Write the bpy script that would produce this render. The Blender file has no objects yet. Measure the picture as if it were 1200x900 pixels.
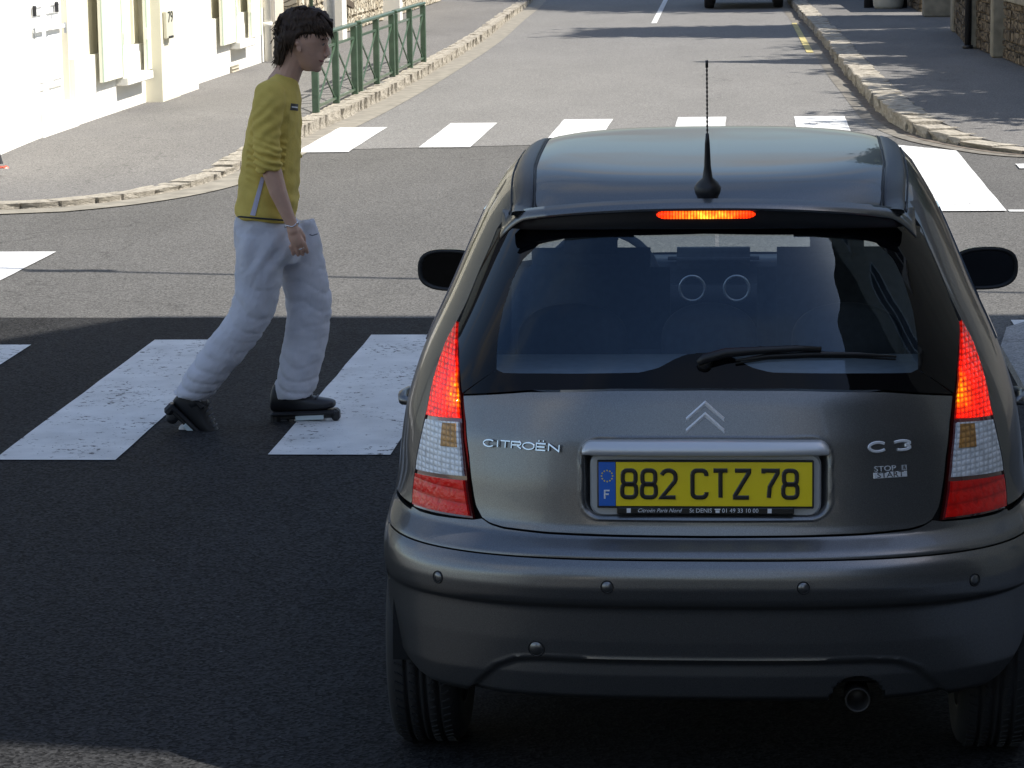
import bpy, bmesh, math, random
import numpy as np
from mathutils import Vector, Matrix
from mathutils.bvhtree import BVHTree
from math import radians, sin, cos, tan, pi, sqrt
random.seed(7); rng = np.random.default_rng(7)
scene = bpy.context.scene
COL = scene.collection

# ------------------------------------------------------------------ camera
FPX = 3358.9; CH = 2.2075; PITCH = 0.16673; YAW = 0.08358; ROLL = 0.01422
_fw = np.array([-sin(YAW)*cos(PITCH), cos(YAW)*cos(PITCH), -sin(PITCH)])
_rt = np.array([cos(YAW), sin(YAW), 0.0]); _up = np.cross(_rt, _fw)
_r2 = _rt*cos(ROLL) - _up*sin(ROLL); _u2 = _up*cos(ROLL) + _rt*sin(ROLL)
cd = bpy.data.cameras.new('camera'); cam = bpy.data.objects.new('camera', cd); COL.objects.link(cam)
cd.sensor_width = 36.0; cd.lens = FPX/1200*36; cd.clip_start = 0.1; cd.clip_end = 3000
m = Matrix(((_r2[0], _u2[0], -_fw[0], 0), (_r2[1], _u2[1], -_fw[1], 0), (_r2[2], _u2[2], -_fw[2], CH), (0, 0, 0, 1)))
cam.matrix_world = m
scene.camera = cam

# ------------------------------------------------------------------ sky, sun, exposure
SUN_EL = radians(51); SUN_AZ = radians(9)          # light comes from the right, slightly from behind the camera
w = bpy.data.worlds.new("World"); scene.world = w; w.use_nodes = True
nt = w.node_tree; bg = nt.nodes['Background']
sky = nt.nodes.new('ShaderNodeTexSky'); sky.sky_type = 'NISHITA'; sky.sun_disc = False
sky.sun_elevation = SUN_EL; sky.sun_rotation = radians(99)
sky.air_density = 1.0; sky.dust_density = 0.8; sky.ozone_density = 1.2
# scattered cumulus all round the sky (they mirror in the paintwork)
def _n(t): return nt.nodes.new(t)
_tc = _n('ShaderNodeTexCoord'); _sp = _n('ShaderNodeSeparateXYZ'); nt.links.new(_tc.outputs['Generated'], _sp.inputs[0])
_ad = _n('ShaderNodeMath'); _ad.operation = 'ADD'; _ad.inputs[1].default_value = .18; nt.links.new(_sp.outputs[2], _ad.inputs[0])
_dv = _n('ShaderNodeVectorMath'); _dv.operation = 'DIVIDE'; _cb = _n('ShaderNodeCombineXYZ')
for _k in range(3): nt.links.new(_ad.outputs[0], _cb.inputs[_k])
nt.links.new(_tc.outputs['Generated'], _dv.inputs[0]); nt.links.new(_cb.outputs[0], _dv.inputs[1])
_no = _n('ShaderNodeTexNoise'); _no.inputs['Scale'].default_value = 1.6; _no.inputs['Detail'].default_value = 7; _no.inputs['Roughness'].default_value = .55; nt.links.new(_dv.outputs[0], _no.inputs['Vector'])
_rp = _n('ShaderNodeValToRGB'); _rp.color_ramp.elements[0].position = .50; _rp.color_ramp.elements[1].position = .66; nt.links.new(_no.outputs['Fac'], _rp.inputs[0])
_up_ = _n('ShaderNodeMapRange'); _up_.inputs[1].default_value = .80; _up_.inputs[2].default_value = .45; nt.links.new(_sp.outputs[2], _up_.inputs[0])
_ml = _n('ShaderNodeMath'); _ml.operation = 'MULTIPLY'; nt.links.new(_rp.outputs[0], _ml.inputs[0]); nt.links.new(_up_.outputs[0], _ml.inputs[1])
_mx = _n('ShaderNodeMixRGB'); nt.links.new(_ml.outputs[0], _mx.inputs[0]); nt.links.new(sky.outputs[0], _mx.inputs[1]); _mx.inputs[2].default_value = (3.4, 3.3, 3.2, 1)
nt.links.new(_mx.outputs[0], bg.inputs[0]); bg.inputs[1].default_value = 0.125
sd = bpy.data.lights.new('sun', 'SUN'); sd.energy = 5.0; sd.angle = radians(0.5); sd.color = (1.0, 0.95, 0.87)
sun = bpy.data.objects.new('sun', sd); COL.objects.link(sun)
SD = Vector((-cos(SUN_EL)*cos(SUN_AZ), cos(SUN_EL)*sin(SUN_AZ), -sin(SUN_EL)))
sun.rotation_euler = SD.to_track_quat('-Z', 'Y').to_euler()
vs = scene.view_settings
vs.view_transform = 'Standard'; vs.look = 'None'; vs.gamma = 1.0; vs.exposure = 0.68

# ------------------------------------------------------------------ helpers
def ray(px, py):
    d = _fw*FPX + _r2*(px-600) - _u2*(py-450)
    return Vector((0, 0, CH)), Vector(d/np.linalg.norm(d))
def gpt(px, py, z=0.0):
    o, d = ray(px, py); return o + d*((z-o.z)/d.z)
def atX(px, py, X):
    o, d = ray(px, py); return o + d*((X-o.x)/d.x)
def atY(px, py, Y):
    o, d = ray(px, py); return o + d*((Y-o.y)/d.y)

def mesh_obj(name, verts, faces, mat=None, parent=None, smooth=False, loc=None):
    me = bpy.data.meshes.new(name); me.from_pydata([tuple(v) for v in verts], [], [tuple(f) for f in faces]); me.update()
    if mat: me.materials.append(mat)
    if smooth: me.polygons.foreach_set('use_smooth', [True]*len(me.polygons))
    o = bpy.data.objects.new(name, me); COL.objects.link(o)
    if parent: o.parent = parent
    if loc is not None: o.location = loc
    return o
def bm_obj(name, bm, mat=None, parent=None, smooth=False, loc=None):
    me = bpy.data.meshes.new(name); bm.to_mesh(me); bm.free()
    if mat: me.materials.append(mat)
    if smooth: me.polygons.foreach_set('use_smooth', [True]*len(me.polygons))
    o = bpy.data.objects.new(name, me); COL.objects.link(o)
    if parent: o.parent = parent
    if loc is not None: o.location = loc
    return o
def thing(name, label, cat, loc=(0, 0, 0), rotz=0, group=None):
    o = bpy.data.objects.new(name, None); COL.objects.link(o); o.location = loc; o.rotation_euler = (0, 0, rotz)
    o.empty_display_size = .2
    o['label'] = label; o['category'] = cat
    if group: o['group'] = group
    return o
def tag(o, label=None, cat=None, group=None, kind=None):
    if label: o['label'] = label
    if cat: o['category'] = cat
    if group: o['group'] = group
    if kind: o['kind'] = kind
    return o
def box_bm(bm, c, s, rot=None, bev=0.0, seg=1):
    r = bmesh.ops.create_cube(bm, size=1.0)
    vs_ = r['verts']
    M = Matrix.Translation(Vector(c)) @ (rot.to_4x4() if rot else Matrix.Identity(4)) @ Matrix.Diagonal((s[0], s[1], s[2], 1))
    bmesh.ops.transform(bm, matrix=M, verts=vs_)
    if bev > 0:
        es = list({e for v in vs_ for e in v.link_edges})
        bmesh.ops.bevel(bm, geom=es, offset=bev, segments=seg, profile=0.5, affect='EDGES')
def box(name, c, s, mat, parent=None, rot=None, bev=0.0, seg=1, smooth=False):
    bm = bmesh.new(); box_bm(bm, (0, 0, 0), s, rot, bev, seg)
    return bm_obj(name, bm, mat, parent, smooth, loc=c)
def tube_bm(bm, pts, rads, n=10, cap=True):
    pts = [Vector(p) for p in pts]
    if not hasattr(rads, '__len__'): rads = [rads]*len(pts)
    rings = []; prev = None
    for i, p in enumerate(pts):
        t = (pts[min(i+1, len(pts)-1)] - pts[max(i-1, 0)]).normalized()
        if prev is None:
            a = Vector((0, 0, 1)) if abs(t.z) < .9 else Vector((1, 0, 0))
            u = t.cross(a).normalized()
        else:
            u = (prev - t*prev.dot(t)).normalized()
        prev = u; v = t.cross(u)
        rings.append([bm.verts.new(p + (u*cos(2*pi*k/n) + v*sin(2*pi*k/n))*rads[i]) for k in range(n)])
    for a, b in zip(rings[:-1], rings[1:]):
        for k in range(n): bm.faces.new((a[k], a[(k+1) % n], b[(k+1) % n], b[k]))
    if cap:
        bm.faces.new(list(reversed(rings[0]))); bm.faces.new(rings[-1])
def tube(name, pts, rads, mat, parent=None, n=10, smooth=True):
    bm = bmesh.new(); tube_bm(bm, pts, rads, n); return bm_obj(name, bm, mat, parent, smooth)
def lathe_bm(bm, prof, n=32, axis='Z', origin=(0, 0, 0), cap=True):
    """prof: list of (r, h); revolve round axis"""
    rings = []
    for r, h in prof:
        ring = []
        for k in range(n):
            a = 2*pi*k/n; c, s = r*cos(a), r*sin(a)
            p = {'Z': (c, s, h), 'Y': (c, h, s), 'X': (h, c, s)}[axis]
            ring.append(bm.verts.new(Vector(p) + Vector(origin)))
        rings.append(ring)
    for a, b in zip(rings[:-1], rings[1:]):
        for k in range(n): bm.faces.new((a[k], a[(k+1) % n], b[(k+1) % n], b[k]))
    if not cap: return
    if prof[0][0] > 1e-5: bm.faces.new(list(reversed(rings[0])))
    if prof[-1][0] > 1e-5: bm.faces.new(rings[-1])
def lathe(name, prof, mat, parent=None, n=32, axis='Z', origin=(0, 0, 0), smooth=True):
    bm = bmesh.new(); lathe_bm(bm, prof, n, axis, origin)
    bmesh.ops.recalc_face_normals(bm, faces=bm.faces)
    return bm_obj(name, bm, mat, parent, smooth)
def poly_sheet(name, pts, z, mat, parent=None):
    """flat polygon sheet"""
    bm = bmesh.new(); vs_ = [bm.verts.new((p[0], p[1], z)) for p in pts]
    f = bm.faces.new(vs_); f.normal_update()
    if f.normal.z < 0: f.normal_flip()
    bmesh.ops.triangulate(bm, faces=[f])
    return bm_obj(name, bm, mat, parent)
def slab(name, pts, z0, z1, mat, parent=None):
    bm = bmesh.new(); b = [bm.verts.new((p[0], p[1], z1)) for p in pts]
    f = bm.faces.new(b); f.normal_update()
    if f.normal.z < 0: f.normal_flip()
    r = bmesh.ops.extrude_face_region(bm, geom=[f])
    for v in r['geom']:
        if isinstance(v, bmesh.types.BMVert): v.co.z = z0
    bmesh.ops.triangulate(bm, faces=[f_ for f_ in bm.faces if len(f_.verts) > 4])
    bmesh.ops.recalc_face_normals(bm, faces=bm.faces)
    return bm_obj(name, bm, mat, parent)
def lerp(a, b, t): return a + (b-a)*t
def interp(x, tab):
    return float(np.interp(x, [t[0] for t in tab], [t[1] for t in tab]))

# ------------------------------------------------------------------ materials
def new_mat(name):
    mt = bpy.data.materials.new(name); mt.use_nodes = True
    return mt, mt.node_tree, mt.node_tree.nodes['Principled BSDF']
def mat(name, col, rough=.5, metal=0, coat=0, var=0.0, scale=8, bump=0.0, bscale=60, spec=.5, var2=None, coat_rough=.03):
    mt, t, b = new_mat(name)
    b.inputs['Base Color'].default_value = (*col, 1); b.inputs['Roughness'].default_value = rough
    b.inputs['Metallic'].default_value = metal; b.inputs['Coat Weight'].default_value = coat
    b.inputs['Coat Roughness'].default_value = coat_rough
    b.inputs['Specular IOR Level'].default_value = spec
    if var > 0 or bump > 0:
        tc = t.nodes.new('ShaderNodeTexCoord')
    if var > 0:
        n = t.nodes.new('ShaderNodeTexNoise'); n.inputs['Scale'].default_value = scale; n.inputs['Detail'].default_value = 6
        t.links.new(tc.outputs['Object'], n.inputs['Vector'])
        r = t.nodes.new('ShaderNodeValToRGB')
        c2 = var2 if var2 else tuple(c*(1-var) for c in col)
        c1 = tuple(min(1, c*(1+var*.6)) for c in col)
        r.color_ramp.elements[0].position = .32; r.color_ramp.elements[1].position = .68
        r.color_ramp.elements[0].color = (*c2, 1); r.color_ramp.elements[1].color = (*c1, 1)
        t.links.new(n.outputs['Fac'], r.inputs[0]); t.links.new(r.outputs[0], b.inputs['Base Color'])
    if bump > 0:
        n2 = t.nodes.new('ShaderNodeTexNoise'); n2.inputs['Scale'].default_value = bscale; n2.inputs['Detail'].default_value = 4
        t.links.new(tc.outputs['Object'], n2.inputs['Vector'])
        bp = t.nodes.new('ShaderNodeBump'); bp.inputs['Strength'].default_value = 1; bp.inputs['Distance'].default_value = bump
        t.links.new(n2.outputs['Fac'], bp.inputs['Height']); t.links.new(bp.outputs[0], b.inputs['Normal'])
    return mt
def asphalt(name, base, contrast=.55, blotch=.12, warm=(1.03, 1.0, .95), spec=.2):
    mt, t, b = new_mat(name); N = t.nodes; L = t.links
    tc = N.new('ShaderNodeTexCoord')
    v = N.new('ShaderNodeTexVoronoi'); v.inputs['Scale'].default_value = 110; L.new(tc.outputs['Object'], v.inputs['Vector'])
    g = N.new('ShaderNodeRGBToBW'); L.new(v.outputs['Color'], g.inputs[0])
    n1 = N.new('ShaderNodeTexNoise'); n1.inputs['Scale'].default_value = 42; n1.inputs['Detail'].default_value = 5; L.new(tc.outputs['Object'], n1.inputs['Vector'])
    n2 = N.new('ShaderNodeTexNoise'); n2.inputs['Scale'].default_value = .55; n2.inputs['Detail'].default_value = 7; n2.inputs['Roughness'].default_value = .65
    mp = N.new('ShaderNodeMapping'); mp.inputs['Scale'].default_value = (1.6, .5, 1); L.new(tc.outputs['Object'], mp.inputs[0]); L.new(mp.outputs[0], n2.inputs['Vector'])
    def mr(src, a, b_, c, d):
        x = N.new('ShaderNodeMapRange'); x.inputs[1].default_value = a; x.inputs[2].default_value = b_; x.inputs[3].default_value = c; x.inputs[4].default_value = d
        L.new(src, x.inputs[0]); return x.outputs[0]
    a1 = mr(g.outputs[0], .15, .85, 1-contrast, 1+contrast)
    a2 = mr(n1.outputs['Fac'], .3, .7, 1-contrast*.35, 1+contrast*.35)
    a3 = mr(n2.outputs['Fac'], .3, .7, 1-blotch, 1+blotch)
    m1 = N.new('ShaderNodeMath'); m1.operation = 'MULTIPLY'; L.new(a1, m1.inputs[0]); L.new(a2, m1.inputs[1])
    m2 = N.new('ShaderNodeMath'); m2.operation = 'MULTIPLY'; L.new(m1.outputs[0], m2.inputs[0]); L.new(a3, m2.inputs[1])
    # scattered pale grit and hairline cracks
    vg = N.new('ShaderNodeTexVoronoi'); vg.inputs['Scale'].default_value = 9; L.new(tc.outputs['Object'], vg.inputs['Vector'])
    gr = mr(vg.outputs['Distance'], .035, .055, 2.4, 1.0)
    nd = N.new('ShaderNodeTexNoise'); nd.inputs['Scale'].default_value = 1.1; nd.inputs['Detail'].default_value = 6; L.new(tc.outputs['Object'], nd.inputs['Vector'])
    va = N.new('ShaderNodeVectorMath'); va.operation = 'MULTIPLY_ADD'; va.inputs[1].default_value = (1.6, 1.6, 0); L.new(nd.outputs['Color'], va.inputs[0]); L.new(tc.outputs['Object'], va.inputs[2])
    vc = N.new('ShaderNodeTexVoronoi'); vc.feature = 'DISTANCE_TO_EDGE'; vc.inputs['Scale'].default_value = .33; L.new(va.outputs[0], vc.inputs['Vector'])
    cr_ = mr(vc.outputs['Distance'], .0005, .0035, .72, 1.0)
    m3 = N.new('ShaderNodeMath'); m3.operation = 'MULTIPLY'; L.new(gr, m3.inputs[0]); L.new(cr_, m3.inputs[1])
    m4 = N.new('ShaderNodeMath'); m4.operation = 'MULTIPLY'; L.new(m2.outputs[0], m4.inputs[0]); L.new(m3.outputs[0], m4.inputs[1]); m2 = m4
    mx = N.new('ShaderNodeVectorMath'); mx.operation = 'SCALE'; mx.inputs[0].default_value = tuple(base*k for k in warm); L.new(m2.outputs[0], mx.inputs['Scale'])
    L.new(mx.outputs[0], b.inputs['Base Color']); b.inputs['Roughness'].default_value = .85; b.inputs['Specular IOR Level'].default_value = spec
    bp = N.new('ShaderNodeBump'); bp.inputs['Strength'].default_value = .6; bp.inputs['Distance'].default_value = .003
    L.new(v.outputs['Distance'], bp.inputs['Height']); L.new(bp.outputs[0], b.inputs['Normal'])
    return mt, t, mx.outputs[0]
M_asph = asphalt('asphalt', .105, .42, spec=.1)[0]; M_asph_dark_shade = asphalt('dark_asphalt_shade', .027, .65, .22, (1, 1, 1.02), .08)[0]  # second one: dark near tarmac with extra shade mixed into its colour
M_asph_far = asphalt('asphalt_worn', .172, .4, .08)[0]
M_pave = asphalt('pavement_asphalt', .15, .4, .12, (1.04, 1.0, .95))[0]
M_pave_near = asphalt('pale_pavement', .26, .3, .35, (1.02, 1.0, .97))[0]
def paint_mat():
    mt, t, col = asphalt('road_paint', .07)
    N = t.nodes; L = t.links; b = N['Principled BSDF']
    tc = N.new('ShaderNodeTexCoord')
    n = N.new('ShaderNodeTexNoise'); n.inputs['Scale'].default_value = 26; n.inputs['Detail'].default_value = 8; n.inputs['Roughness'].default_value = .72; L.new(tc.outputs['Object'], n.inputs['Vector'])
    n2 = N.new('ShaderNodeTexNoise'); n2.inputs['Scale'].default_value = 2.3; n2.inputs['Detail'].default_value = 3; L.new(tc.outputs['Object'], n2.inputs['Vector'])
    a = N.new('ShaderNodeMath'); a.operation = 'MULTIPLY_ADD'; a.inputs[1].default_value = .32; L.new(n2.outputs['Fac'], a.inputs[0]); L.new(n.outputs['Fac'], a.inputs[2])
    r = N.new('ShaderNodeValToRGB'); e = r.color_ramp.elements; e[0].position = .748; e[0].color = (0, 0, 0, 1); e[1].position = .782; e[1].color = (1, 1, 1, 1)
    L.new(a.outputs[0], r.inputs[0])
    n3 = N.new('ShaderNodeTexNoise'); n3.inputs['Scale'].default_value = 5; n3.inputs['Detail'].default_value = 8; L.new(tc.outputs['Object'], n3.inputs['Vector'])
    r3 = N.new('ShaderNodeValToRGB'); r3.color_ramp.elements[0].position = .3; r3.color_ramp.elements[0].color = (.54, .54, .53, 1); r3.color_ramp.elements[1].position = .7; r3.color_ramp.elements[1].color = (.70, .70, .685, 1)
    L.new(n3.outputs['Fac'], r3.inputs[0])
    mx = N.new('ShaderNodeMixRGB'); L.new(r.outputs[0], mx.inputs[0]); L.new(r3.outputs[0], mx.inputs[1]); L.new(col, mx.inputs[2])
    L.new(mx.outputs[0], b.inputs['Base Color']); b.inputs['Roughness'].default_value = .7
    return mt
M_paint = paint_mat()
M_yellowpaint = mat('yellow_paint', (.50, .42, .17), .8, var=.4, scale=9)
M_stone = mat('kerb_granite', (.36, .325, .265), .9, var=.35, scale=5, bump=.02, bscale=14)
M_dirt = mat('gutter_dirt', (.16, .13, .10), .95, var=.5, scale=14, bump=.006, bscale=40)
M_cream = mat('cream_render', (.72, .68, .54), .9, var=.05, scale=3, bump=.002, bscale=90)
M_white = mat('white_render', (.78, .76, .69), .9, var=.04, scale=3, bump=.002, bscale=90)
M_beige = mat('beige_render', (.62, .55, .44), .9, var=.08, scale=3, bump=.002, bscale=90)
M_shutter = mat('shutter_cream', (.80, .79, .66), .6, var=.04, scale=5)
M_shedge = mat('shutter_edge_green', (.50, .60, .47), .6)
M_whitewood = mat('white_wood', (.88, .88, .86), .5)
M_green = mat('green_enamel', (.045, .085, .05), .45, coat=.3, var=.2, scale=12)
M_darkiron = mat('dark_iron', (.02, .02, .022), .5)
M_grey_post = mat('galvanised', (.42, .44, .46), .45, metal=.5, var=.1, scale=20)
M_conc = mat('concrete_pillar', (.24, .22, .17), .9, var=.25, scale=7, bump=.004, bscale=60)
M_roof = mat('slate_roof', (.09, .085, .09), .7, var=.3, scale=14)
M_bark = mat('bark', (.10, .075, .05), .95, var=.4, scale=10, bump=.02, bscale=14)
M_wglass = mat('house_window_glass', (.03, .035, .04), .08)
M_bin = mat('pale_bin_plastic', (.50, .50, .44), .6, var=.1)
def rubble_mat(name, c1, c2, mortar, sc=3.2):
    mt, t, b = new_mat(name); N = t.nodes; L = t.links
    tc = N.new('ShaderNodeTexCoord'); mp = N.new('ShaderNodeMapping'); mp.inputs['Scale'].default_value = (1, 1, 1.7); L.new(tc.outputs['Object'], mp.inputs[0])
    ns = N.new('ShaderNodeTexNoise'); ns.inputs['Scale'].default_value = 3; L.new(mp.outputs[0], ns.inputs['Vector'])
    ad = N.new('ShaderNodeVectorMath'); ad.operation = 'MULTIPLY_ADD'; ad.inputs[1].default_value = (.25, .25, .25); L.new(ns.outputs['Color'], ad.inputs[0]); L.new(mp.outputs[0], ad.inputs[2])
    v = N.new('ShaderNodeTexVoronoi'); v.inputs['Scale'].default_value = sc; L.new(ad.outputs[0], v.inputs['Vector'])
    ve = N.new('ShaderNodeTexVoronoi'); ve.feature = 'DISTANCE_TO_EDGE'; ve.inputs['Scale'].default_value = sc; L.new(ad.outputs[0], ve.inputs['Vector'])
    g = N.new('ShaderNodeRGBToBW'); L.new(v.outputs['Color'], g.inputs[0])
    r = N.new('ShaderNodeValToRGB'); r.color_ramp.elements[0].color = (*c1, 1); r.color_ramp.elements[1].color = (*c2, 1); r.color_ramp.elements[0].position = .25; r.color_ramp.elements[1].position = .75
    L.new(g.outputs[0], r.inputs[0])
    r2 = N.new('ShaderNodeValToRGB'); r2.color_ramp.elements[0].position = .02; r2.color_ramp.elements[1].position = .09; L.new(ve.outputs['Distance'], r2.inputs[0])
    mx = N.new('ShaderNodeMixRGB'); mx.inputs[1].default_value = (*mortar, 1); L.new(r2.outputs[0], mx.inputs[0]); L.new(r.outputs[0], mx.inputs[2])
    L.new(mx.outputs[0], b.inputs['Base Color']); b.inputs['Roughness'].default_value = .95
    bp = N.new('ShaderNodeBump'); bp.inputs['Distance'].default_value = .05; L.new(r2.outputs[0], bp.inputs['Height']); L.new(bp.outputs[0], b.inputs['Normal'])
    return mt
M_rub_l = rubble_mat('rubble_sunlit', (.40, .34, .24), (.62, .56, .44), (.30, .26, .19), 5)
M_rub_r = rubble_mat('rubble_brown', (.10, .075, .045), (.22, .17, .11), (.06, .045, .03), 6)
def leaf_mat(name, c1, c2):
    mt, t, b = new_mat(name); N = t.nodes; L = t.links
    oi = N.new('ShaderNodeNewGeometry'); r = N.new('ShaderNodeValToRGB')
    r.color_ramp.elements[0].color = (*c1, 1); r.color_ramp.elements[1].color = (*c2, 1)
    L.new(oi.outputs['Random Per Island'], r.inputs[0]); L.new(r.outputs[0], b.inputs['Base Color'])
    b.inputs['Roughness'].default_value = .55
    return mt
M_leaf = leaf_mat('foliage', (.035, .06, .015), (.10, .14, .04))
M_leaf2 = leaf_mat('foliage_dark', (.025, .045, .018), (.06, .09, .03))

# ------------------------------------------------------------------ ground
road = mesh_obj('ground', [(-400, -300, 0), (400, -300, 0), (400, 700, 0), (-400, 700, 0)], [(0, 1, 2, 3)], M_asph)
tag(road, kind='structure')
# worn lighter street surface beyond the junction
KL = [(-9.5, 20.3), (-7.5, 20.45), (-5.53, 20.79), (-4.97, 21.12), (-4.5, 22.05), (-4.29, 23.51), (-4.25, 27.0), (-4.16, 31.0), (-4.15, 37.2), (-4.25, 45.7), (-4.5, 54.0), (-4.75, 62.7), (-5.5, 80)]
KR = [(9.0, 23.9), (5.0, 24.25), (3.2, 24.55), (2.35, 24.84), (1.94, 25.6), (1.62, 26.6), (1.42, 28.0), (1.34, 29.6), (1.27, 33.1), (1.2, 36.9), (1.1, 46), (.9, 57.6), (.6, 80)]
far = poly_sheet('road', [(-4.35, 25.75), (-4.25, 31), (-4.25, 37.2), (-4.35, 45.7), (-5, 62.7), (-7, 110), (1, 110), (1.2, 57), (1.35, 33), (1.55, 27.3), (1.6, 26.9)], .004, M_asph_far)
tag(far, kind='structure')
# far gutters: a pale dusty strip along the left kerb
def strip(name, path, w0, w1, z, mt, parent=None):
    V = []; F = []
    P = [Vector((p[0], p[1], 0)) for p in path]
    for i, p in enumerate(P):
        t = (P[min(i+1, len(P)-1)] - P[max(i-1, 0)]).normalized(); n = Vector((t.y, -t.x, 0))
        V += [(p.x+n.x*w0, p.y+n.y*w0, z), (p.x+n.x*w1, p.y+n.y*w1, z)]
    for i in range(len(P)-1): F.append((2*i, 2*i+1, 2*i+3, 2*i+2))
    return mesh_obj(name, V, F, mt, parent)
def smooth_path(path, step):
    P = [Vector((p[0], p[1], 0)) for p in path]; out = []
    for i in range(len(P)-1):
        p0 = P[max(i-1, 0)]; p1 = P[i]; p2 = P[i+1]; p3 = P[min(i+2, len(P)-1)]
        n = max(2, int((p2-p1).length/step))
        for k in range(n):
            t = k/n; t2 = t*t; t3 = t2*t
            out.append(.5*((2*p1)+(-p0+p2)*t+(2*p0-5*p1+4*p2-p3)*t2+(-p0+3*p1-3*p2+p3)*t3))
    out.append(P[-1]); return out
KLs = smooth_path(KL, .25); KRs = smooth_path(KR, .25)
M_gutter = mat('pale_gutter', (.24, .22, .18), .9, var=.25, scale=6)
tag(strip('gutter', KLs, .0, .30, .008, M_gutter), kind='structure')
tag(strip('gutter', KRs, -.22, .0, .008, mat('dusty_gutter', (.17, .155, .13), .95, var=.4, scale=8)), kind='structure')

def stripe(x0, x1, y0, y1, parent, sk=0.0, jit=.003):
    n = 10; V = []
    for k in range(n+1): V.append((x0+random.uniform(-jit, jit), lerp(y0, y1, k/n), 0))
    for k in range(n+1): V.append((x1+random.uniform(-jit, jit), lerp(y1+sk, y0, k/n), 0))
    bm = bmesh.new(); f = bm.faces.new([bm.verts.new(v) for v in V]); f.normal_update()
    if f.normal.z < 0: f.normal_flip()
    bmesh.ops.triangulate(bm, faces=[f])
    return bm_obj('crosswalk_stripe', bm, M_paint, parent)
o = poly_sheet('road', [(-5.2, -25), (1.22, -25), (1.22, 15.12), (-5.2, 15.26)], .004, M_asph_dark_shade); tag(o, kind='structure')  # darker tarmac, painted darker still as shade; far edge near the house shadow
cw = bpy.data.objects.new('crosswalk', None); COL.objects.link(cw); cw.location = (0, 0, .008); tag(cw, kind='structure')
for k in range(-1, 5):
    x = -3.05 + 1.105*k; stripe(x, x+.50, 11.19+.12*max(k, 0), 14.40+.16*k, cw)
cf = bpy.data.objects.new('crosswalk', None); COL.objects.link(cf); cf.location = (0, 0, .009); tag(cf, kind='structure')
for x, x2, y0, y1 in ((-4.07, -3.59, 25.55, 28.4), (-3.0, -2.53, 25.98, 28.86), (-1.88, -1.38, 26.3, 29.24), (-.72, -.23, 26.4, 29.42), (.46, .97, 26.6, 29.4)):
    stripe(x, x2, y0, y1, cf)
cl = bpy.data.objects.new('crosswalk', None); COL.objects.link(cl); cl.location = (0, 0, .008); tag(cl, kind='structure')
stripe(-5.05, -4.48, 15.4, 18.2, cl); stripe(-6.2, -5.65, 15.4, 18.2, cl); stripe(-7.3, -6.8, 15.4, 18.2, cl)
cr = bpy.data.objects.new('crosswalk', None); COL.objects.link(cr); cr.location = (0, 0, .010); tag(cr, kind='structure')
stripe(1.16, 1.81, 20.35, 26.1, cr, sk=-.85)
o = poly_sheet('road_line', [(1.83, 20.33), (6, 20.15), (6, 20.27), (1.83, 20.45)], .006, M_paint); tag(o, kind='structure')
stripe(2.2, 2.75, 23.55, 23.95, cr)
for a, b_ in (((.72, 50.5), (.79, 46.8)), ((.80, 44.6), (.88, 41.6))):
    pass
o = poly_sheet('yellow_line', [(.83, 41.6), (.93, 41.6), (.85, 51.5), (.76, 51.5)], .012, M_yellowpaint); tag(o, kind='structure')
o = poly_sheet('road_line', [(-1.75, 52), (-1.65, 52), (-1.9, 75), (-2.0, 75)], .012, M_paint); tag(o, kind='structure')

# ------------------------------------------------------------------ pavements and kerb stones
PH = .12
pvL = slab('pavement', [(p.x, p.y) for p in smooth_path([(x-.16 if y > 23 else x-.1, y+(.18 if y < 23 else 0)) for x, y in KL], .5)] + [(-30, 80), (-30, 20.6)], -.05, PH, M_pave); tag(pvL, kind='structure')
pvR = slab('pavement', [(p.x, p.y) for p in smooth_path([(x+(.26 if y > 26 else .15), y+(.2 if y < 26 else 0)) for x, y in KR], .5)] + [(30, 80), (30, 24.3)], -.05, PH+.02, M_pave); tag(pvR, kind='structure')
pvN = slab('pavement', [(1.22, -20), (1.22, 13.9), (1.3, 14.5), (1.55, 14.95), (2.0, 15.2), (3.4, 15.35), (20, 15.35), (20, -20)], -.05, .05, M_pave_near); tag(pvN, kind='structure')
pvN2 = slab('pavement', [(-5.2, -20), (-5.2, 12.0), (-5.5, 13.4), (-6.5, 14.2), (-20, 14.4), (-20, -20)], -.05, .10, M_pave); tag(pvN2, kind='structure')
def kerb_stone_mesh(seed, L, W, H):
    r = random.Random(seed); bm = bmesh.new(); nx, ny = 4, 3
    bmesh.ops.create_cube(bm, size=1)
    bmesh.ops.subdivide_edges(bm, edges=bm.edges[:], cuts=1, use_grid_fill=True)
    for v in bm.verts:
        v.co = Vector((v.co.x*L, v.co.y*W, v.co.z*H))
        v.co += Vector((r.uniform(-.05, .05)*L*.5, r.uniform(-.09, .09)*W, r.uniform(-.05, .05)*H if v.co.z > 0 else 0))
    bmesh.ops.bevel(bm, geom=bm.edges[:], offset=.03, segments=2, affect='EDGES')
    me = bpy.data.meshes.new('kerb_stone'); bm.to_mesh(me); bm.free(); me.materials.append(M_stone)
    return me
SM = [kerb_stone_mesh(i, 1, 1, 1) for i in range(8)]
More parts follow.
